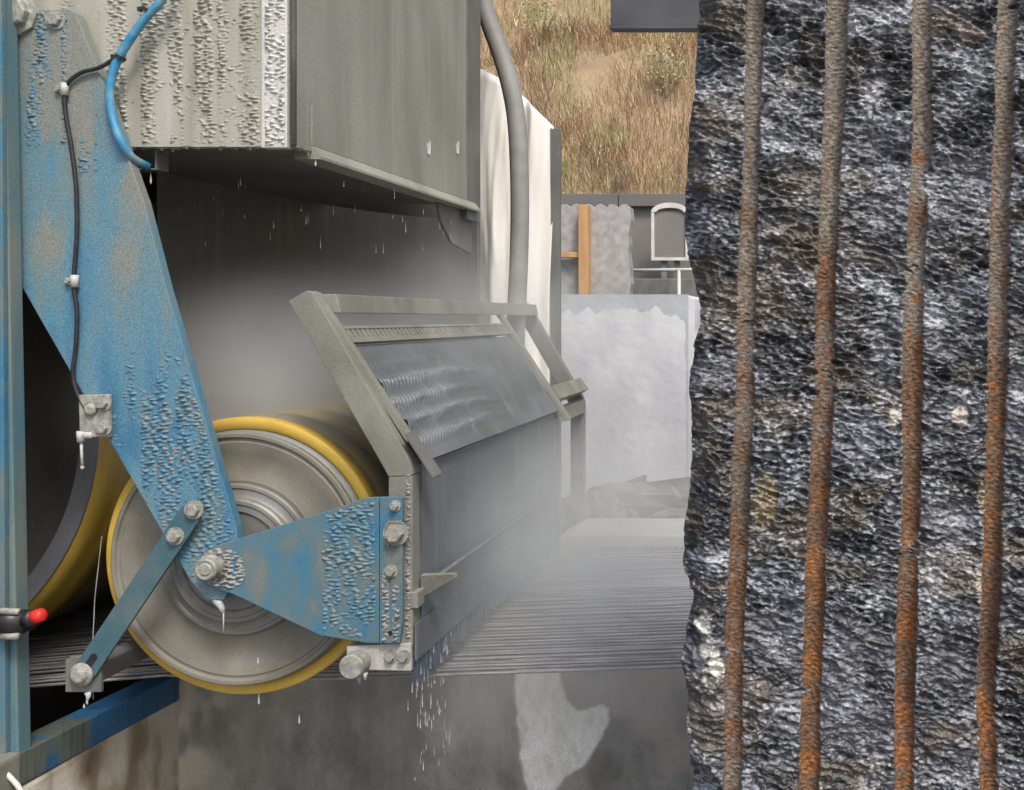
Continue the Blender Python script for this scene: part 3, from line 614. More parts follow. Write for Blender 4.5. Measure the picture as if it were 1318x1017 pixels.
# ---- triangular drum plate
YC = 3.0
tri_px = [(262, 712), (280, 702), (440, 652), (468, 641), (488, 640), (488, 828), (474, 828), (412, 818), (300, 765), (262, 752), (252, 735)]
tri = thing('drum_bracket', P(400, 828, YC), 'blue wedge-shaped bracket plate joining drum axle to the guard frame', 'bracket')
mb = MB(); mb.prism([P(a_, b_, YC) for a_, b_ in tri_px], (0, .016, 0)); build(mb, 'plate', M['blue_arm'], tri, bevel=.0025)
fl_px = [(488.5, 640), (518, 640), (518, 800), (514, 828), (488.5, 829)]
mb = MB(); mb.prism([P(a_, b_, YC-.006) for a_, b_ in fl_px], (0, .016, 0)); fo = build(mb, 'folded_flange', M['blue_arm'], tri, bevel=.0025)
crust(tri, [(410, 662), (468, 643), (486, 643), (486, 826), (474, 826), (412, 815)], YC, lambda px, py: sstep(410, 418, px)*(.7+.35*blobf(px, py, .8)), M['crust_blue'], amp=.0046, thr=.15, off=(40, 700))
crust(tri, fl_px, YC-.006, lambda px, py: bands(px, [(489, 499)])*sstep(720, 750, py)*.9 + bands(px, [(506,518)])*sstep(740, 770, py)*.8, M['crust'], amp=.006, off=(250, 100))
crust(tri, [(256, 705), (330, 690), (330, 765), (268, 756), (252, 735)], YC, lambda px, py: np.exp(-(((px-285)/26)**2+((py-735)/26)**2))*1.1, M['crust'], amp=.009, thr=.25, off=(700, 20))
q = P(272, 730, YC)
mb = MB(); mb.lathe([(0, q.y), (.036, q.y), (.036, q.y-.008), (.031, q.y-.010), (.030, q.y-.030), (.026, q.y-.034), (.018, q.y-.031), (.014, q.y-.035), (0, q.y-.035)], (q.x, q.z), 28); crease(build(mb, 'axle_nut', M['bolt'], tri, True))
bolt(tri, P(509, 651, YC-.006), .011); bolt(tri, P(510, 686, YC-.006), .024, .026); bolt(tri, P(504, 735, YC-.006), .0125)
mb = MB(); mb.prism([P(a_, b_, YC-.007) for a_, b_ in ((496,675),(500,670),(518,670),(518,673),(502,673),(499,678),(499,696),(503,702),(500,704),(496,698))], (0, -.006, 0)); build(mb, 'slot_rim', M['frame'], tri)
q = P(502, 815, YC-.0065); mb = MB(); mb.lathe([(0, q.y), (.007, q.y), (.007, q.y-.001), (0, q.y-.001)], (q.x, q.z), 16); build(mb, 'bolt_hole', M['black'], tri)
mb = MB(); q = P(283, 774, YA+.01); mb.tube([q+Vector((-.02,0,.006)), q+Vector((.0,-.004,-.004)), q+Vector((.009,-.004,-.02)), q+Vector((.011,-.004,-.034))], [.006,.011,.008,.002], 8); mb.tube([q+Vector((.0125,-.004,-.03)), q+Vector((.012,-.004,-.085))], [.002,.0025], 6); build(mb, 'water_drip', M['water'], arm, True)

# ---- link bar
YL = 2.998
lk = thing('tie_bar', P(108, 890, YL), 'slim teal tie bar with slotted end bolted to support plate', 'tie bar')
def rot_rect(a_, b_, half, Y, cap=5):
    a_, b_ = Vector(a_), Vector(b_); t = (b_-a_).normalized(); n_ = Vector((-t.z, 0, t.x)); pts = []
    for k in range(cap+1):
        an = math.pi*k/cap; pts.append(a_ + n_*half*math.cos(an) - t*half*math.sin(an)*.75)
    for k in range(cap+1):
        an = math.pi*k/cap; pts.append(b_ - n_*half*math.cos(an) + t*half*math.sin(an)*.75)
    return pts
A_, B_ = P(244, 662, YL-.012), P(110, 862, YL-.012)
mb = MB(); mb.prism(rot_rect(A_, B_, .031, YL), (0, .012, 0)); build(mb, 'bar', M['teal'], lk, bevel=.002)
S0, S1 = P(121, 845, YL-.0128), P(112, 858, YL-.0128)
mb = MB(); mb.prism(rot_rect(S0, S1, .010, YL), (0, .0015, 0)); build(mb, 'slot', M['black'], lk)
bolt(lk, P(226, 690, YL-.012), .017)
mb = MB(); q = P(105, 868, YL-.012); mb.lathe([(0, q.y), (.032, q.y), (.032, q.y-.004), (.024, q.y-.006), (.021, q.y-.008), (.021, q.y-.018), (.012, q.y-.022), (0, q.y-.020)], (q.x, q.z), 24); build(mb, 'bolt', M['bolt'], lk, True)
ap = thing('anchor_plate', P(108, 892, YL), 'small grey square anchor plate under the slotted bar end', 'plate')
mb = MB(); mb.prism([P(a_, b_, YL+.001) for a_, b_ in ((84,850),(92,845),(130,845),(130,891),(84,891))], (0, .012, 0)); build(mb, 'plate', M['frame_dark'], ap, bevel=.002)
q = P(108, 868, YL); mb = MB(); mb.box((q.x-.03, YL+.013, q.z-.03), (q.x+.03, 3.48, q.z+.02)); build(mb, 'stub_arm', M['frame_dark'], ap, bevel=.003)
mb = MB(); q = P(113, 891, YL); mb.tube([q, q+Vector((.002,0,-.012)), q+Vector((-.004,0,-.03))], [.009,.006,.002], 8); build(mb, 'water_drip', M['water'], ap, True)
mb = MB(); mb.tube([P(131, 690, 3.3), P(122, 770, 3.3), P(119, 835, 3.3), P(120, 900, 3.3)], .0016, 6); tag(build(mb, 'thin_wire', M['steel_light'], smooth=True), 'hair-thin pale wire hanging between the two drums', 'wire')

# ---- junction block, cable, clips, blue hose
jb = thing('manifold_block', P(126, 566, YA), 'slurry-caked grease manifold block with two bolts on the blue plate', 'manifold')
mb = MB(); mb.prism([P(a_, b_, YA-.001) for a_, b_ in ((106,508),(145,507),(145,562),(118,562),(118,556),(107,554))], (0, -.016, 0)); build(mb, 'block', M['bolt'], jb, bevel=.003)
bolt(jb, P(134, 519, YA-.017), .015, .014); bolt(jb, P(134, 551, YA-.017), .015, .014)
mb = MB(); q = P(118, 527, YA-.017); mb.lathe([(0, q.y), (.018, q.y), (.016, q.y-.010), (.008, q.y-.013), (0, q.y-.012)], (q.x, q.z), 16); build(mb, 'plug', M['bolt'], jb, True)
mb = MB(); mb.tube([P(120, 560, YA-.012), P(105, 560, YA-.012)], .010, 10); mb.tube([P(105, 555, YA-.012), P(104, 569, YA-.012)], [.013,.010], 10); build(mb, 'elbow', M['steel_light'], jb, True)
mb = MB(); mb.tube([P(104.5, 568, YA-.012), P(106, 602, YA-.012)], [.004,.0035], 8); mb.tube([P(106, 600, YA-.012), P(106, 604, YA-.012)], .005, 8); build(mb, 'nozzle', M['steel_light'], jb, True)
def smooth_path(pts, n=8):
    out = []
    for i in range(len(pts)-1):
        p0, p1, p2, p3 = pts[max(i-1,0)], pts[i], pts[i+1], pts[min(i+2, len(pts)-1)]
        for k in range(n):
            t = k/n; out.append(.5*((2*p1)+(p2-p0)*t+(2*p0-5*p1+4*p2-p3)*t*t+(3*p1-p0-3*p2+p3)*t**3))
    return out + [pts[-1]]
Yc = YA-.012
mb = MB(); mb.tube(smooth_path([P(150,74,Yc), P(128,87,Yc), P(106,93,Yc), P(90,104,Yc), P(83,118,Yc), P(85,150,Yc), P(92,190,Yc), P(98,240,Yc), P(99,300,Yc), P(95,362,Yc), P(99,400,Yc), P(98,440,Yc), P(94,480,Yc), P(99,505,Yc), P(110,527,Yc)]), .0058, 8)
tag(build(mb, 'signal_cable', M['black'], smooth=True), 'thin black cable running down the blue support plate', 'cable')
for (px, py, lb) in ((81, 115, 'small steel cable clip near the top of the blue plate'), (94, 362, 'small steel cable clip halfway down the blue plate')):
    t_ = thing('cable_clip', P(px, py, YA), lb, 'clip', 'clips holding the black cable')
    q = P(px+2, py, Yc); mb = MB(); mb.tube([q+Vector((0,0,.017)), q+Vector((0,0,-.017))], .0105, 10); build(mb, 'sleeve', M['steel_light'], t_, True)
    q = P(px-6, py, YA-.004); mb = MB(); mb.box((q.x-.008, YA-.010, q.z-.010), (q.x+.018, YA, q.z+.010)); build(mb, 'tab', M['bolt'], t_, bevel=.002)
    bolt(t_, P(px-7, py, YA-.010), .007, .006, False)
Yh = 3.0
mb = MB(); mb.tube(smooth_path([P(222,-30,Yh), P(208,0,Yh), P(190,20,Yh), P(172,44,Yh), P(153,74,Yh), P(144,98,Yh), P(141,125,Yh), P(146,155,Yh), P(156,183,Yh), P(170,203,Yh+.03), P(190,214,Yh+.09)]), .0115, 12)
hz = thing('water_hose', P(190, 214, 3.1), 'bright blue water hose curving down beside the support plate', 'hose'); build(mb, 'hose_tube', M['hose_blue'], hz, True)
for (px, py) in ((189, 13), (155, 74)):
    q = P(px, py, Yh); mb = MB(); t = Vector((-.45,0,-.8)).normalized(); mb.tube([q-t*.005, q+t*.005], .0148, 12); mb.box((q.x-.02, q.y-.012, q.z-.006), (q.x-.010, q.y-.004, q.z+.006)); build(mb, 'hose_tie', M['black'], hz, False)

# ---- fat grey hose behind the hood
Yz = 5.2
mb = MB(); mb.tube(smooth_path([P(600,-90,Yz), P(615,-30,Yz), P(627,20,Yz), P(645,70,Yz), P(659,120,Yz), P(666,170,Yz), P(669,250,Yz), P(668,330,Yz), P(664,420,Yz), P(660,560,Yz), P(662,760,Yz)]), .044, 16)
tag(build(mb, 'feed_hose', M['hose_grey'], smooth=True), 'thick grey feed hose hanging before the white tarpaulin', 'hose')

# ---- drum guard
Y0, Y1, Y2 = 3.02, 4.74, 5.46
gdn = thing('drum_guard', (-1.1, 4.2, P(0, 865, Y0).z), 'slurry-grey angled guard frame with sheet panels over the guide drum', 'guard')
leg_px = [(371, 388), (394, 374), (402, 376), (527, 592), (531, 606), (531, 612), (500, 614), (496, 606)]
post_px = [(500, 614.5), (531, 612.5), (531, 833), (500, 833)]
def leg(Y, t, mt):
    mb = MB(); mb.prism([P(a_, b_, Y0) + Vector((0, Y-Y0, 0)) for a_, b_ in leg_px], (0, t, 0)); return build(mb, 'slanted_leg', mt, gdn, bevel=.003)
def lpost(Y, t, mt):
    mb = MB(); mb.prism([P(a_, b_, Y0) + Vector((0, Y-Y0, 0)) for a_, b_ in post_px], (0, t, 0)); return build(mb, 'upright', mt, gdn, bevel=.003)
leg(Y0, .06, M['frame']); lpost(Y0, .06, M['frame'])
for yy in (Y2-.05,):
    leg(yy, .05, M['frame_dark']); lpost(yy, .05, M['frame_dark'])
r0, r1 = P(398, 378, Y0), P(424, 403, Y0)
mb = MB(); mb.prism([Vector((r0.x-.006, Y0+.061, r0.z)), Vector((r0.x+.05, Y0+.061, r0.z)), Vector((r0.x+.062, Y0+.061, r1.z)), Vector((r0.x+.006, Y0+.061, r1.z))], (0, Y2-Y0-.112, 0)); build(mb, 'top_rail', M['frame'], gdn, bevel=.003)
# panel plane: a (top) and b (bottom) in the front cross-section
pa, pb = P(438, 438, Y0), P(541, 596, Y0); tdir = (pb-pa).normalized(); nrm = Vector((-tdir.z, 0, tdir.x)); nrm = nrm if nrm.x > 0 else -nrm
def pan(u, v, h=0):   # u = metres back from the front, v = metres down the slope
    return pa + tdir*v + nrm*h + Vector((0, u, 0))
LV = (pb-pa).length; LU = Y1 - Y0
mb = MB(); mb.prism([pan(.05, .02), pan(.05, LV), pan(LU, LV), pan(LU, .02)], -nrm*.006); build(mb, 'slanted_panel', M['panel'], gdn)
# near edge strip lying on the leg
mb = MB(); mb.prism([pan(.03, -.115, -.012), pan(.03, LV-.07, -.012), pan(.055, LV-.07, -.012), pan(.055, -.115, -.012)], nrm*.02); build(mb, 'edge_strip', M['frame'], gdn, bevel=.002)
mb = MB(); mb.prism([pan(-.012, LV-.09, .009), pan(-.012, LV+.055, .009), pan(.05, LV+.055, .009), pan(.05, LV-.09, .009)], nrm*.010); build(mb, 'clamp_flat', M['frame_dark'], gdn, bevel=.002)
# intermediate bar at the far end of the panel and bridging pieces
mb = MB(); mb.prism([pan(LU, -.12, .0), pan(LU, LV+.06, .0), pan(LU+.05, LV+.06, .0), pan(LU+.05, -.12, .0)], nrm*.02); build(mb, 'slanted_bar', M['frame'], gdn, bevel=.003)
mb = MB(); mb.prism([pan(LU+.05, LV-.11, -.02), pan(LU+.05, LV-.04, -.02), pan(Y2-Y0-.052, LV-.04, -.02), pan(Y2-Y0-.052, LV-.11, -.02)], nrm*.05); build(mb, 'bridge_bar', M['frame'], gdn, bevel=.003)
# perforated strip along the panel's top edge
mb = MB(); mb.prism([pan(.05, .0, .0), pan(.05, .016, .0), pan(LU, .016, .0), pan(LU, .0, .0)], nrm*.012); build(mb, 'strip_lower_lip', M['frame'], gdn)
mb = MB(); mb.prism([pan(.05, -.040, .004), pan(.05, -.030, .004), pan(LU, -.030, .004), pan(LU, -.040, .004)], nrm*.008); build(mb, 'strip_upper_lip', M['frame'], gdn)
for k in range(48):
    u = .055 + k*(LU-.06)/48; mb = MB(); mb.prism([pan(u, -.030, .004), pan(u, .0, .004), pan(u+.022, .0, .004), pan(u+.022, -.030, .004)], nrm*.006); build(mb, 'strip_web', M['frame'], gdn)
# baffle behind the opening
mb = MB(); mb.prism([pan(.07, -.05, -.05), pan(.07, .06, -.05), pan(LU, .06, -.05), pan(LU, -.05, -.05)], -nrm*.006); build(mb, 'inner_baffle', M['frame_dark'], gdn)
# slurry ripples on the slanted panel
nu, nv = 420, 130
Uu, Vv = np.meshgrid(np.linspace(.06, LU*.78, nu), np.linspace(.03, LV-.02, nv)); TR = low_noise(61, 512, 60, 24); TQ = low_noise(62, 512, 90, 40)
rip = np.sin(2*math.pi*(Uu/.027 + .28*samp(TR, Uu*110, Vv*160) + 6*Vv)); rw_ = np.clip(.5+rip*.5, 0, 1)**1.6
row = .55+.45*np.sin(2*math.pi*(Vv/.066) + .7*samp(TQ, Uu*90, Vv*60))
mk = sstep(.05, .14, Vv) * (1-sstep(.25, .95, Uu - .35*(row-.4) + .06*samp(TQ, Uu*100, Vv*250))) * np.clip(row, .12, 1) * (1-sstep(LV-.06, LV-.02, Vv))
hh = .012*mk*rw_
pa_, td, nr = np.array(pa), np.array(tdir), np.array(nrm)
Vr = pa_[None,None] + td*Vv[...,None] + nr*(hh[...,None]+.0004) + np.array([0,1,0])*Uu[...,None]
kp = (mk[:-1,:-1] > .06); J, I = np.nonzero(kp); b0 = J*nu+I
np_mesh('slurry_ripples', Vr.reshape(-1,3), np.stack([b0,b0+1,b0+nu+1,b0+nu], -1), M['panel'], gdn)
# vertical panel
xv = P(533, 0, Y0).x; zt, zb = P(0, 610, Y0).z, P(0, 850, Y0).z
mb = MB(); mb.box((xv-.012, Y0+.062, zb), (xv, Y1, zt+.02)); build(mb, 'side_panel', M['panel'], gdn)
mb = MB(); mb.box((xv, Y0+.005, zb-.002), (xv+.005, Y1+.02, zb+.10)); build(mb, 'lower_band', M['panel'], gdn)
mb = MB(); mb.box((xv-.05, Y1, zb), (xv+.004, Y1+.05, zt)); build(mb, 'upright', M['frame_dark'], gdn, bevel=.003)
mb = MB(); mb.box((xv-.03, Y1+.05, zt-.035), (xv+.0, Y2-.052, zt+.03)); build(mb, 'bridge_bar', M['frame'], gdn)
z_r = P(0, 757, Y0).z; mb = MB(); mb.tube([(xv+.02, Y0+.12, z_r), (xv+.02, Y1-.1, z_r)], .007, 8); build(mb, 'spray_pipe', M['panel'], gdn, True)
ta = P(540, 748, Y0); mb = MB(); mb.prism([Vector((xv+.001, Y0+.05, ta.z+.005)), Vector((xv+.095, Y0+.05, ta.z+.008)), Vector((xv+.10, Y0+.05, ta.z-.003)), Vector((xv+.001, Y0+.05, ta.z-.06))], (0, .025, 0)); build(mb, 'pipe_bracket', M['frame'], gdn, bevel=.002)
mb = MB(); mb.box((xv-.01, Y0-.004, ta.z-.075), (xv+.012, Y0+.05, ta.z-.03)); build(mb, 'lug', M['frame'], gdn, bevel=.003)
# rubber fringe below
fr = 46
fm = None
for k in range(fr):
    y = Y0 + .02 + k*(Y1-Y0-.04)/fr; l = .055 + .03*rnd.random()
    mb = MB(); mb.box((xv-.008, y, zb-l), (xv-.003, y+.03, zb+.004)); build(mb, 'fringe_strip', M['fringe'], gdn)
# caked vertical seam on the front upright
crust(gdn, [(519, 606), (531, 606), (531, 832), (519, 832)], Y0, lambda px, py: .9+.3*blobf(px, py), M['crust'], amp=.004, thr=.1, off=(111, 60))
# lower lug plate with bolts
lp = thing('lug_plate', P(490, 865, Y0), 'pale steel lug plate with round stub and two bolts under the bracket', 'lug plate')
mb = MB(); mb.prism([P(a_, b_, Y0-.005) for a_, b_ in ((446,832),(529,828),(529,864),(446,862))], (0, .018, 0)); build(mb, 'plate', M['steel_light'], lp, bevel=.003)
bolt(lp, P(503, 845, Y0-.005), .013); bolt(lp, P(520, 845, Y0-.005), .013)
q = P(462, 851, Y0-.005); mb = MB(); mb.lathe([(0, q.y), (.034, q.y), (.034, q.y-.05), (.030, q.y-.056), (0, q.y-.056)], (q.x, q.z), 28); crease(build(mb, 'round_stub', M['bolt'], lp, True))
mb = MB(); q = P(462, 866, Y0-.03); mb.tube([q, q+Vector((0,0,-.012)), q+Vector((.002,0,-.03))], [.012,.007,.002], 8); mb.tube([q+Vector((.016,0,0)), q+Vector((.017,0,-.02))], [.009,.002], 8); build(mb, 'water_drip', M['water'], lp, True)

# ---- saw wires
zw = wc.z - RO + .006
def wire_mesh():
    mb = MB(); n = 6
    path = [Vector((gc.x, 0, gc.z-RG-.008)), Vector((wc.x-.3, 0, zw+.012)), Vector((wc.x, 0, zw)), Vector((wc.x+.3, 0, zw+.004)), Vector((-.4, 0, zw+.036)), Vector((3.6, 0, zw+.165))]
    mb.tube(path, .0048, n)
    return mb
wire0 = None
for k in range(46):
    y = 3.27 + k*.0365 + rnd.uniform(-.003, .003)
    if wire0 is None: wire0 = build(wire_mesh(), 'saw_wire', M['wire'], smooth=True); o = wire0
    else: o = wire0.copy(); scn.collection.objects.link(o)
    o.location.y = y; o.location.z = wire0.location.z + (rnd.uniform(-.003, .003) if k else 0)
    tag(o, 'taut steel saw wire running level in the bed under the drum', 'saw wire', 'parallel saw wires of the wire bed')

# ---- concrete under the machine
zt_ = EYE - 1.275
sw = thing('side_plinth', (-2.35, 3.0, 0), 'lime-stained concrete plinth below the bright blue beam', 'plinth')
mb = MB(); mb.box((-2.23, 2.2, 0), (-2.115, 3.72, zt_)); build(mb, 'plinth_body', M['concrete_stain'], sw, bevel=.012)
pw = thing('pit_wall', (-1.0, 4.5, 0), 'wet dark grey concrete pit wall below the wire bed', 'wall')
ztop = zw - .07
mb = MB(); mb.box((-2.118, 3.705, 0), (3.6, 5.3, ztop)); build(mb, 'wall_body', M['concrete'], pw, bevel=.004)
# weathered front face: its own stains, lime runs and a hooked dried lime patch
YV = 3.70
ux = np.arange(-2.118, .9, .004); uz = np.linspace(.0, ztop, 150); Xw, Zw = np.meshgrid(ux, uz)
pxw = Xw*F/YV + PX; pyw = PY - (Zw-EYE)*F/YV
wl = low_noise(81, 512, 60, 160); wb2 = low_noise(82, 512, 50, 50); wb3 = low_noise(83, 512, 14, 26)
a1 = samp(wl, Xw*300, Zw*300); a2 = samp(wb2, Xw*160, Zw*160); a3 = samp(wb3, Xw*300, Zw*300)
base_c = np.array([.25,.245,.22]) * (1 + .10*a1 + .07*a2 + .05*a3)[..., None]
pinkish = np.array([.38,.325,.30]); base_c = base_c + (pinkish-base_c)*(.6*sstep(560, 860, pxw + 50*a2)*sstep(-.8, 1, a2))[..., None]
olive = np.array([.46,.43,.35]); base_c = base_c + (olive-base_c)*(.8*(1-sstep(235, 330, pxw + 22*a1 + .2*(pyw-950)))*sstep(-1.2, .6, a2 + a1*.5))[..., None]
pp = [(659, 820), (718, 820), (722, 875), (729, 900), (744, 913), (760, 910), (775, 905), (785, 911), (785, 926), (770, 958), (752, 985), (728, 1000), (712, 1025), (683, 1030), (673, 1000), (668, 960), (663, 905)]
jx, jy = pxw + .9*a3, pyw + .9*a1
dist = edge_dist(pp, jx, jy); sd = np.where(inside(pp, jx, jy), dist, -dist)
pm = sstep(-2.5, 3.5, sd) * (.85 + .15*sstep(0, 28, sd))
limec = np.array([.80,.81,.76]) * (1 + .07*a3)[..., None]
base_c = base_c + (limec-base_c)*np.clip(pm, 0, 1)[..., None]
Yw = YV - .0004*a3 - .0006*a2
Vw = np.stack([Xw, Yw, Zw], -1).reshape(-1, 3); nu = len(ux); i2, j2 = np.meshgrid(np.arange(nu-1), np.arange(len(uz)-1)); b0 = (j2*nu+i2).ravel()
np_mesh('wall_face', Vw, np.stack([b0,b0+1,b0+nu+1,b0+nu], -1), M['wall_face'], pw, col=np.clip(base_c, .02, .8).reshape(-1,3))

# ================================================================== FOREGROUND STONE
YR = 1.55
def z_of(py): return EYE + (PY - py)*YR/F
def x_of(px): return (px - PX)*YR/F
TX = .001
NR1 = band_noise(71, 1024, 22, 8, .5, R(-12)); NR2 = band_noise(72, 1024, 13, 6, .55, R(-10)); NR3 = low_noise(73, 1024, 260, 160); NR4 = low_noise(74, 1024, 70, 45); NR5 = band_noise(75, 1024, 54, 20, .6, R(-14))
edge_y = [-400, 0, 60, 130, 173, 240, 300, 340, 396, 417, 476, 545, 632, 687, 736, 774, 809, 857, 906, 965, 1017, 1900]
edge_x = [905, 898, 893, 890, 886, 879, 876, 884, 897, 898, 886, 889, 885, 879, 877, 889, 881, 873, 886, 884, 888, 880]
grv = [([0,174,340,500,677,844,1017], [972,967,962,957,951,944,942], 12.0),
       ([0,174,340,500,677,775,844,1017], [1079,1072,1064,1061,1052,1049,1046,1042], 12.5),
       ([0,174,340,470,677,844,1017], [1188,1187,1178,1176,1172,1166,1164], 12.5),
       ([0,174,340,504,677,791,896,1017], [1298,1292,1286,1284,1279,1274,1270,1274], 12.5)]
ZR0, ZR1 = 0.0, EYE + .80
zf0, zf1 = z_of(1040), z_of(-25)
zr = np.concatenate([np.linspace(ZR0, zf0, 110, endpoint=False), np.arange(zf0, zf1, .00155), np.linspace(zf1, ZR1, 60)])
sfine = np.arange(0, .535, .00155); scoarse = np.linspace(.540, 1.35, 130)
sfront = np.concatenate([sfine, scoarse]); sside = -np.concatenate([np.linspace(1.1, .06, 40, endpoint=False), np.linspace(.06, .002, 20)])
sall = np.concatenate([sside, sfront]); nS, nZ = len(sall), len(zr)
S, Z = np.meshgrid(sall, zr)
PYr = PY - (Z - EYE)*F/YR
XLr = x_of(np.interp(PYr, edge_y, edge_x)) + .0016*samp(NR4, Z*700+5, Z*0+7)
front = S >= 0
X = XLr + np.where(front, S, 0*S) ; Y = np.where(front, YR, YR - S)
n1 = samp(NR1, X/TX, Z/TX); n2 = samp(NR2, X/TX, Z/TX); n3 = samp(NR3, X/TX*.6, Z/TX*.6); n4 = samp(NR4, X/TX, Z/TX); n5 = samp(NR5, X/TX, Z/TX)
ridg = lambda n: 1 - np.abs(n)
var = .55 + .75*sstep(-1.0, 1.2, samp(NR3, X/TX*1.3+700, Z/TX*1.3+40))
relief = .0040*n3 + .0026*n4 + .0050*ridg(n5)*var + .0030*ridg(n1)*var + .0010*ridg(n2)
ns = samp(NR4, Y/TX*.7, Z/TX*.7)
cw = .026 + .010*samp(NR4, Z*400, Z*0+50)
chamf = np.clip(cw - S, 0, None) * 1.0
Yf = YR + .006 - relief + chamf*sstep(-1.5, 1.5, n3 + 1.2)
Ys = np.where(front, Yf, Yf[:, len(sside)][:, None] - S)
Xs = np.where(front, X, X + (.03 + .008*ns)*sstep(0, .06, -S))
carved = np.zeros(S.shape, int)
PXr = Xs*F/YR + PX
allg = grv + [([-400, 1900], [1298+109*(k+1)+25, 1298+109*(k+1)-45], 12.5) for k in range(5)]
for k, (gy_, gx_, hw) in enumerate(allg):
    cxr = np.interp(PYr, gy_, gx_)
    gys = np.array(gy_); 
    dxm = (PXr - cxr)*YR/F + .0006*samp(NR4, Z*500+k*90, Z*0+k*31); r_m = (hw*YR/F) * (1+.07*samp(NR3, Z*300+k*70, Z*0+k*55))
    dd = np.sqrt(np.clip(r_m**2 - dxm**2, 0, None))
    yg = YR + .0095 + dd*.8 + .0009*n2*.6 + .0006*n4
    hit = front & (np.abs(dxm) < r_m) & (yg > Ys)
    Ys = np.where(hit, yg, Ys); carved[hit] = k+1
V = np.stack([Xs, Ys, Z], -1).reshape(-1, 3)
# stone colours; the pale bluish streaks also paint in its wet glints
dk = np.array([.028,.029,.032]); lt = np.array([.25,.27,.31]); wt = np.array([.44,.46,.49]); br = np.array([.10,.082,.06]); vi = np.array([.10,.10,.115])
m1 = samp(NR1, X/TX*1.3+400, Z/TX*1.3+100); m4 = samp(NR4, X/TX*.8+200, Z/TX*.8+33); m3 = samp(NR3, X/TX+90, Z/TX+300); m2 = samp(NR2, X/TX+77, Z/TX+9)
C = dk + (lt-dk)*sstep(.0, 1.7, m1*.9 + .45*m4 + .32*m3 + .25)[..., None]
C = C + (vi-C)*(.5*sstep(.2, 1.4, m3))[..., None]
C = C + (br-C)*(.75*sstep(.1, 1.2, -m3+.4*m4))[..., None]
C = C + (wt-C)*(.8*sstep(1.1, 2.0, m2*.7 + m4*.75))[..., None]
for (px, py, rx, ry, col, st) in ((908, 822, 20, 34, (.62,.62,.54), 1.0), (922, 850, 12, 20, (.6,.6,.53), 1.0), (1238, 540, 12, 18, (.5,.46,.40), .8), (1150, 540, 6, 14, (.5,.46,.4), .8), (1264, 640, 6, 26, (.45,.36,.24), .8), (985, 640, 16, 38, (.30,.24,.12), .65), (1262, 765, 6, 30, (.42,.36,.3), .7), (1248, 40, 26, 22, (.26,.2,.17), .6), (902, 686, 7, 9, (.5,.4,.33), .8)):
    w_ = np.exp(-(((PXr-px)/rx)**2 + ((PYr-py)/ry)**2)**1.5) + .22*m4 - .1
    C = C + (np.array(col)-C)*(st*sstep(.35, .6, w_)*(((PXr-px)/rx)**2 + ((PYr-py)/ry)**2 < 3))[..., None]
# grooves: grey-beige bloom above, rust below, different for each
tz = np.clip(PYr/1017, -.2, 1.2)
rustA = np.array([.20,.175,.145]); rustB = np.array([.15,.085,.05]); rustC = np.array([.26,.105,.035]); gry = np.array([.17,.15,.13])
gn = samp(NR4, X/TX*2+k, Z/TX*1.0+500); gn2 = samp(NR3, X/TX*3, Z/TX*2+120)
for k in range(len(allg)):
    m_ = carved == k+1
    if not m_.any(): continue
    t1 = sstep(.15, .6, tz + .10*gn2)
    c_ = rustA + (rustB-rustA)*t1[..., None]
    c_ = c_ + (rustC-c_)*((.75 if k != 0 else .15)*sstep(.1, 1.3, gn + (tz-.75)*2.2))[..., None]
    c_ = c_ + (gry-c_)*((.75 if k == 0 else .25)*sstep(-.5, .8, samp(NR3, X/TX*2+600, Z/TX*2)))[..., None]
    c_ = c_ * (1 + .28*np.clip(m2, -1.5, 1.5))[..., None]
    C[m_] = np.clip(c_[m_], .01, .7)
C = C.reshape(-1, 3)
J, I = np.meshgrid(np.arange(nZ-1), np.arange(nS-1), indexing='ij'); b0 = (J*nS+I)
Fq = np.stack([b0, b0+1, b0+nS+1, b0+nS], -1).reshape(-1, 4)
cf = carved.reshape(-1)[Fq]; fk = np.where((cf > 0).sum(1) >= 3, cf.max(1), 0)
rock = thing('quarried_stone_block', (.5, 2.1, 0), 'rough dark split granite block with rusty drill grooves standing upright', 'stone block')
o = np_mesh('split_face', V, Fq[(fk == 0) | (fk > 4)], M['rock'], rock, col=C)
for k in range(1, 5):
    o = np_mesh('drill_groove', V, Fq[fk == k], M['groove'], rock, col=C)
    o['label'] = ['greyish brown vertical drill groove', 'orange-brown vertical drill groove', 'dark rust vertical drill groove', 'rusty vertical drill groove with a narrow waist'][k-1]
mb = MB(); xr_ = float(Xs[:, -1].max()) - .01; mb.box((-.10, YR+.05, .0), (xr_, YR+1.1, ZR1-.01)); build(mb, 'block_core', M['frame_dark'], rock)

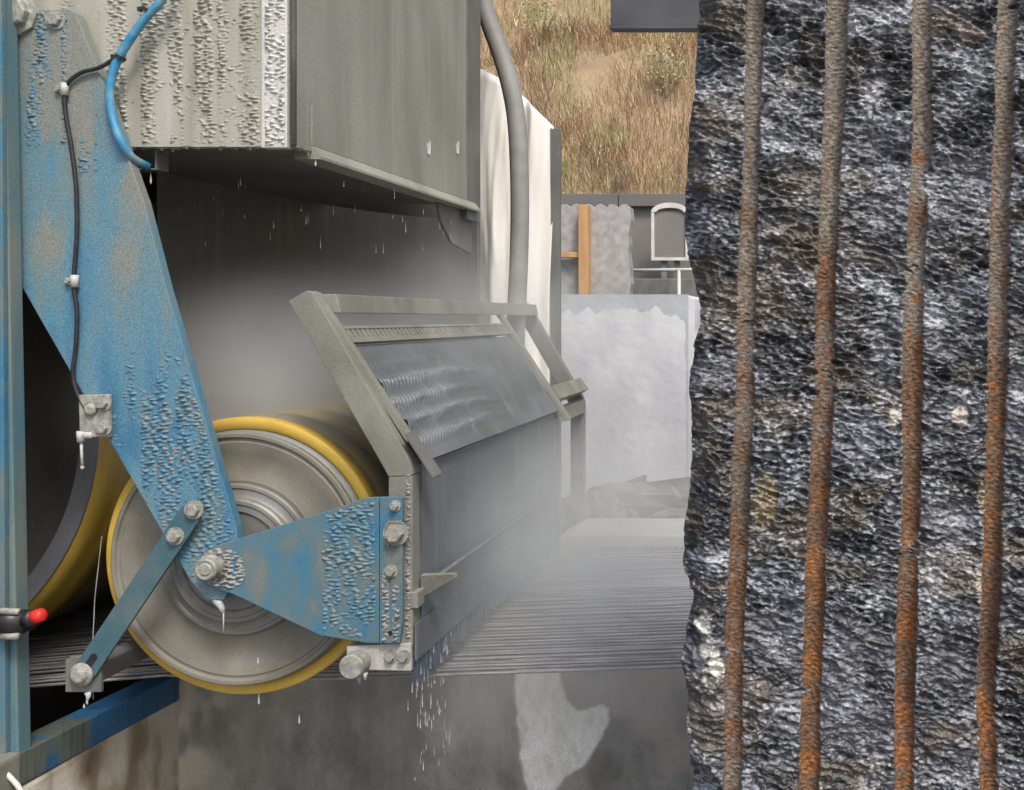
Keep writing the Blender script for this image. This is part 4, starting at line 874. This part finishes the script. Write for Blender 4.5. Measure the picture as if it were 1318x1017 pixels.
# ================================================================== WATER
mb = MB(); r_ = random.Random(99)
def drop(p, l, wd):
    mb.add([(p.x, p.y, p.z+l), (p.x-wd, p.y, p.z), (p.x, p.y-wd, p.z), (p.x+wd, p.y, p.z), (p.x, p.y+wd, p.z), (p.x, p.y, p.z-wd*1.6)],
           [(0,1,2),(0,2,3),(0,3,4),(0,4,1),(5,2,1),(5,3,2),(5,4,3),(5,1,4)])
for k in range(85):
    yy = r_.uniform(3.03, 3.35); q = Vector((xv + r_.gauss(-.004, .012), yy, zb-.02-(zb-.3)*r_.random()**1.5)); drop(q, r_.uniform(.010, .045), r_.uniform(.0011, .0026))
for k in range(120):
    yy = r_.uniform(3.3, 4.9); q = Vector((xv + r_.uniform(-.03, .05), yy, r_.uniform(.45, zb))); drop(q, r_.uniform(.006, .02), r_.uniform(.0007, .0014))
for k in range(40):
    q = P(r_.uniform(175, 610), r_.uniform(200, 330), 3.3); q.y = r_.uniform(3.1, 3.9); q = Vector((q.x, q.y, q.z)); drop(q, r_.uniform(.012, .04), r_.uniform(.0005, .0010))
for (px, py, Y, l) in ((193, 262, 3.1, .012), (194, 235, 3.1, .03), (406, 212, 3.1, .014), (333, 905, 3.1, .03), (385, 930, 3.1, .025), (332, 853, 3.05, .018), (112, 905, 2.99, .012), (108, 910, 2.99, .01), (684, 548, 4.5, .06)):
    drop(P(px, py, Y), l, .0035 if px != 684 else .012)
tag(build(mb, 'falling_drops', M['water']), 'falling water drops and short streaks around the wet guard', 'water drops', kind='stuff')

# spray mist round the drum, guard and wires
MX0, MX1, MY0, MY1, MZ0, MZ1 = -3.0, 1.0, 3.07, 6.9, .3, 2.3
me = bpy.data.meshes.new('spray_mist'); b_ = MB(); b_.box((MX0,MY0,MZ0), (MX1,MY1,MZ1)); 
vm = bpy.data.materials.new('spray_mist'); vm.use_nodes = True; t = vm.node_tree; t.nodes.clear(); L = t.links.new; N = t.nodes.new
out = N('ShaderNodeOutputMaterial'); pv = N('ShaderNodeVolumePrincipled'); L(pv.outputs[0], out.inputs['Volume'])
pv.inputs['Color'].default_value = (.92,.95,.945,1); pv.inputs['Anisotropy'].default_value = .15
geo = N('ShaderNodeNewGeometry')
def gauss(c, s):
    a1 = N('ShaderNodeVectorMath'); a1.operation = 'SUBTRACT'; L(geo.outputs['Position'], a1.inputs[0]); a1.inputs[1].default_value = c
    a2 = N('ShaderNodeVectorMath'); a2.operation = 'DIVIDE'; L(a1.outputs[0], a2.inputs[0]); a2.inputs[1].default_value = s
    a3 = N('ShaderNodeVectorMath'); a3.operation = 'LENGTH'; L(a2.outputs[0], a3.inputs[0])
    m_ = N('ShaderNodeMapRange'); m_.interpolation_type = 'SMOOTHSTEP'; m_.inputs[1].default_value = 0; m_.inputs[2].default_value = 1; m_.inputs[3].default_value = 1; m_.inputs[4].default_value = 0
    L(a3.outputs['Value'], m_.inputs[0]); return m_.outputs[0]
def mul(a_, v):
    q = N('ShaderNodeMath'); q.operation = 'MULTIPLY'; L(a_, q.inputs[0])
    if isinstance(v, float): q.inputs[1].default_value = v
    else: L(v, q.inputs[1])
    return q.outputs[0]
def add(a_, b_):
    q = N('ShaderNodeMath'); q.operation = 'ADD'; L(a_, q.inputs[0]); L(b_, q.inputs[1]); return q.outputs[0]
g1 = mul(gauss((-1.75, 3.75, EYE-.25), (.72, .85, .50)), 4.0)      # thrown up above the drum
g2 = mul(gauss((-.85, 3.95, EYE-.92), (1.0, 1.3, .68)), 1.8)          # drifting beside the guard, over the wires
g3 = mul(gauss((-.7, 5.8, .75), (1.6, 1.3, .5)), .10)
g4 = mul(gauss((-1.5, 4.5, EYE-.05), (.8, 1.0, .5)), 1.0)
den = add(add(add(g1, g2), g3), g4)
nz = N('ShaderNodeTexNoise'); nz.inputs['Scale'].default_value = 3.2; nz.inputs['Detail'].default_value = 3; L(geo.outputs['Position'], nz.inputs['Vector'])
mr = N('ShaderNodeMapRange'); mr.inputs[1].default_value = .3; mr.inputs[2].default_value = .7; mr.inputs[3].default_value = .2; mr.inputs[4].default_value = 1.7; L(nz.outputs[0], mr.inputs[0])
L(mul(den, mr.outputs[0]), pv.inputs['Density'])
tag(build(b_, 'spray_mist', vm), 'fine white water mist drifting round the drum guard', 'mist', kind='stuff')
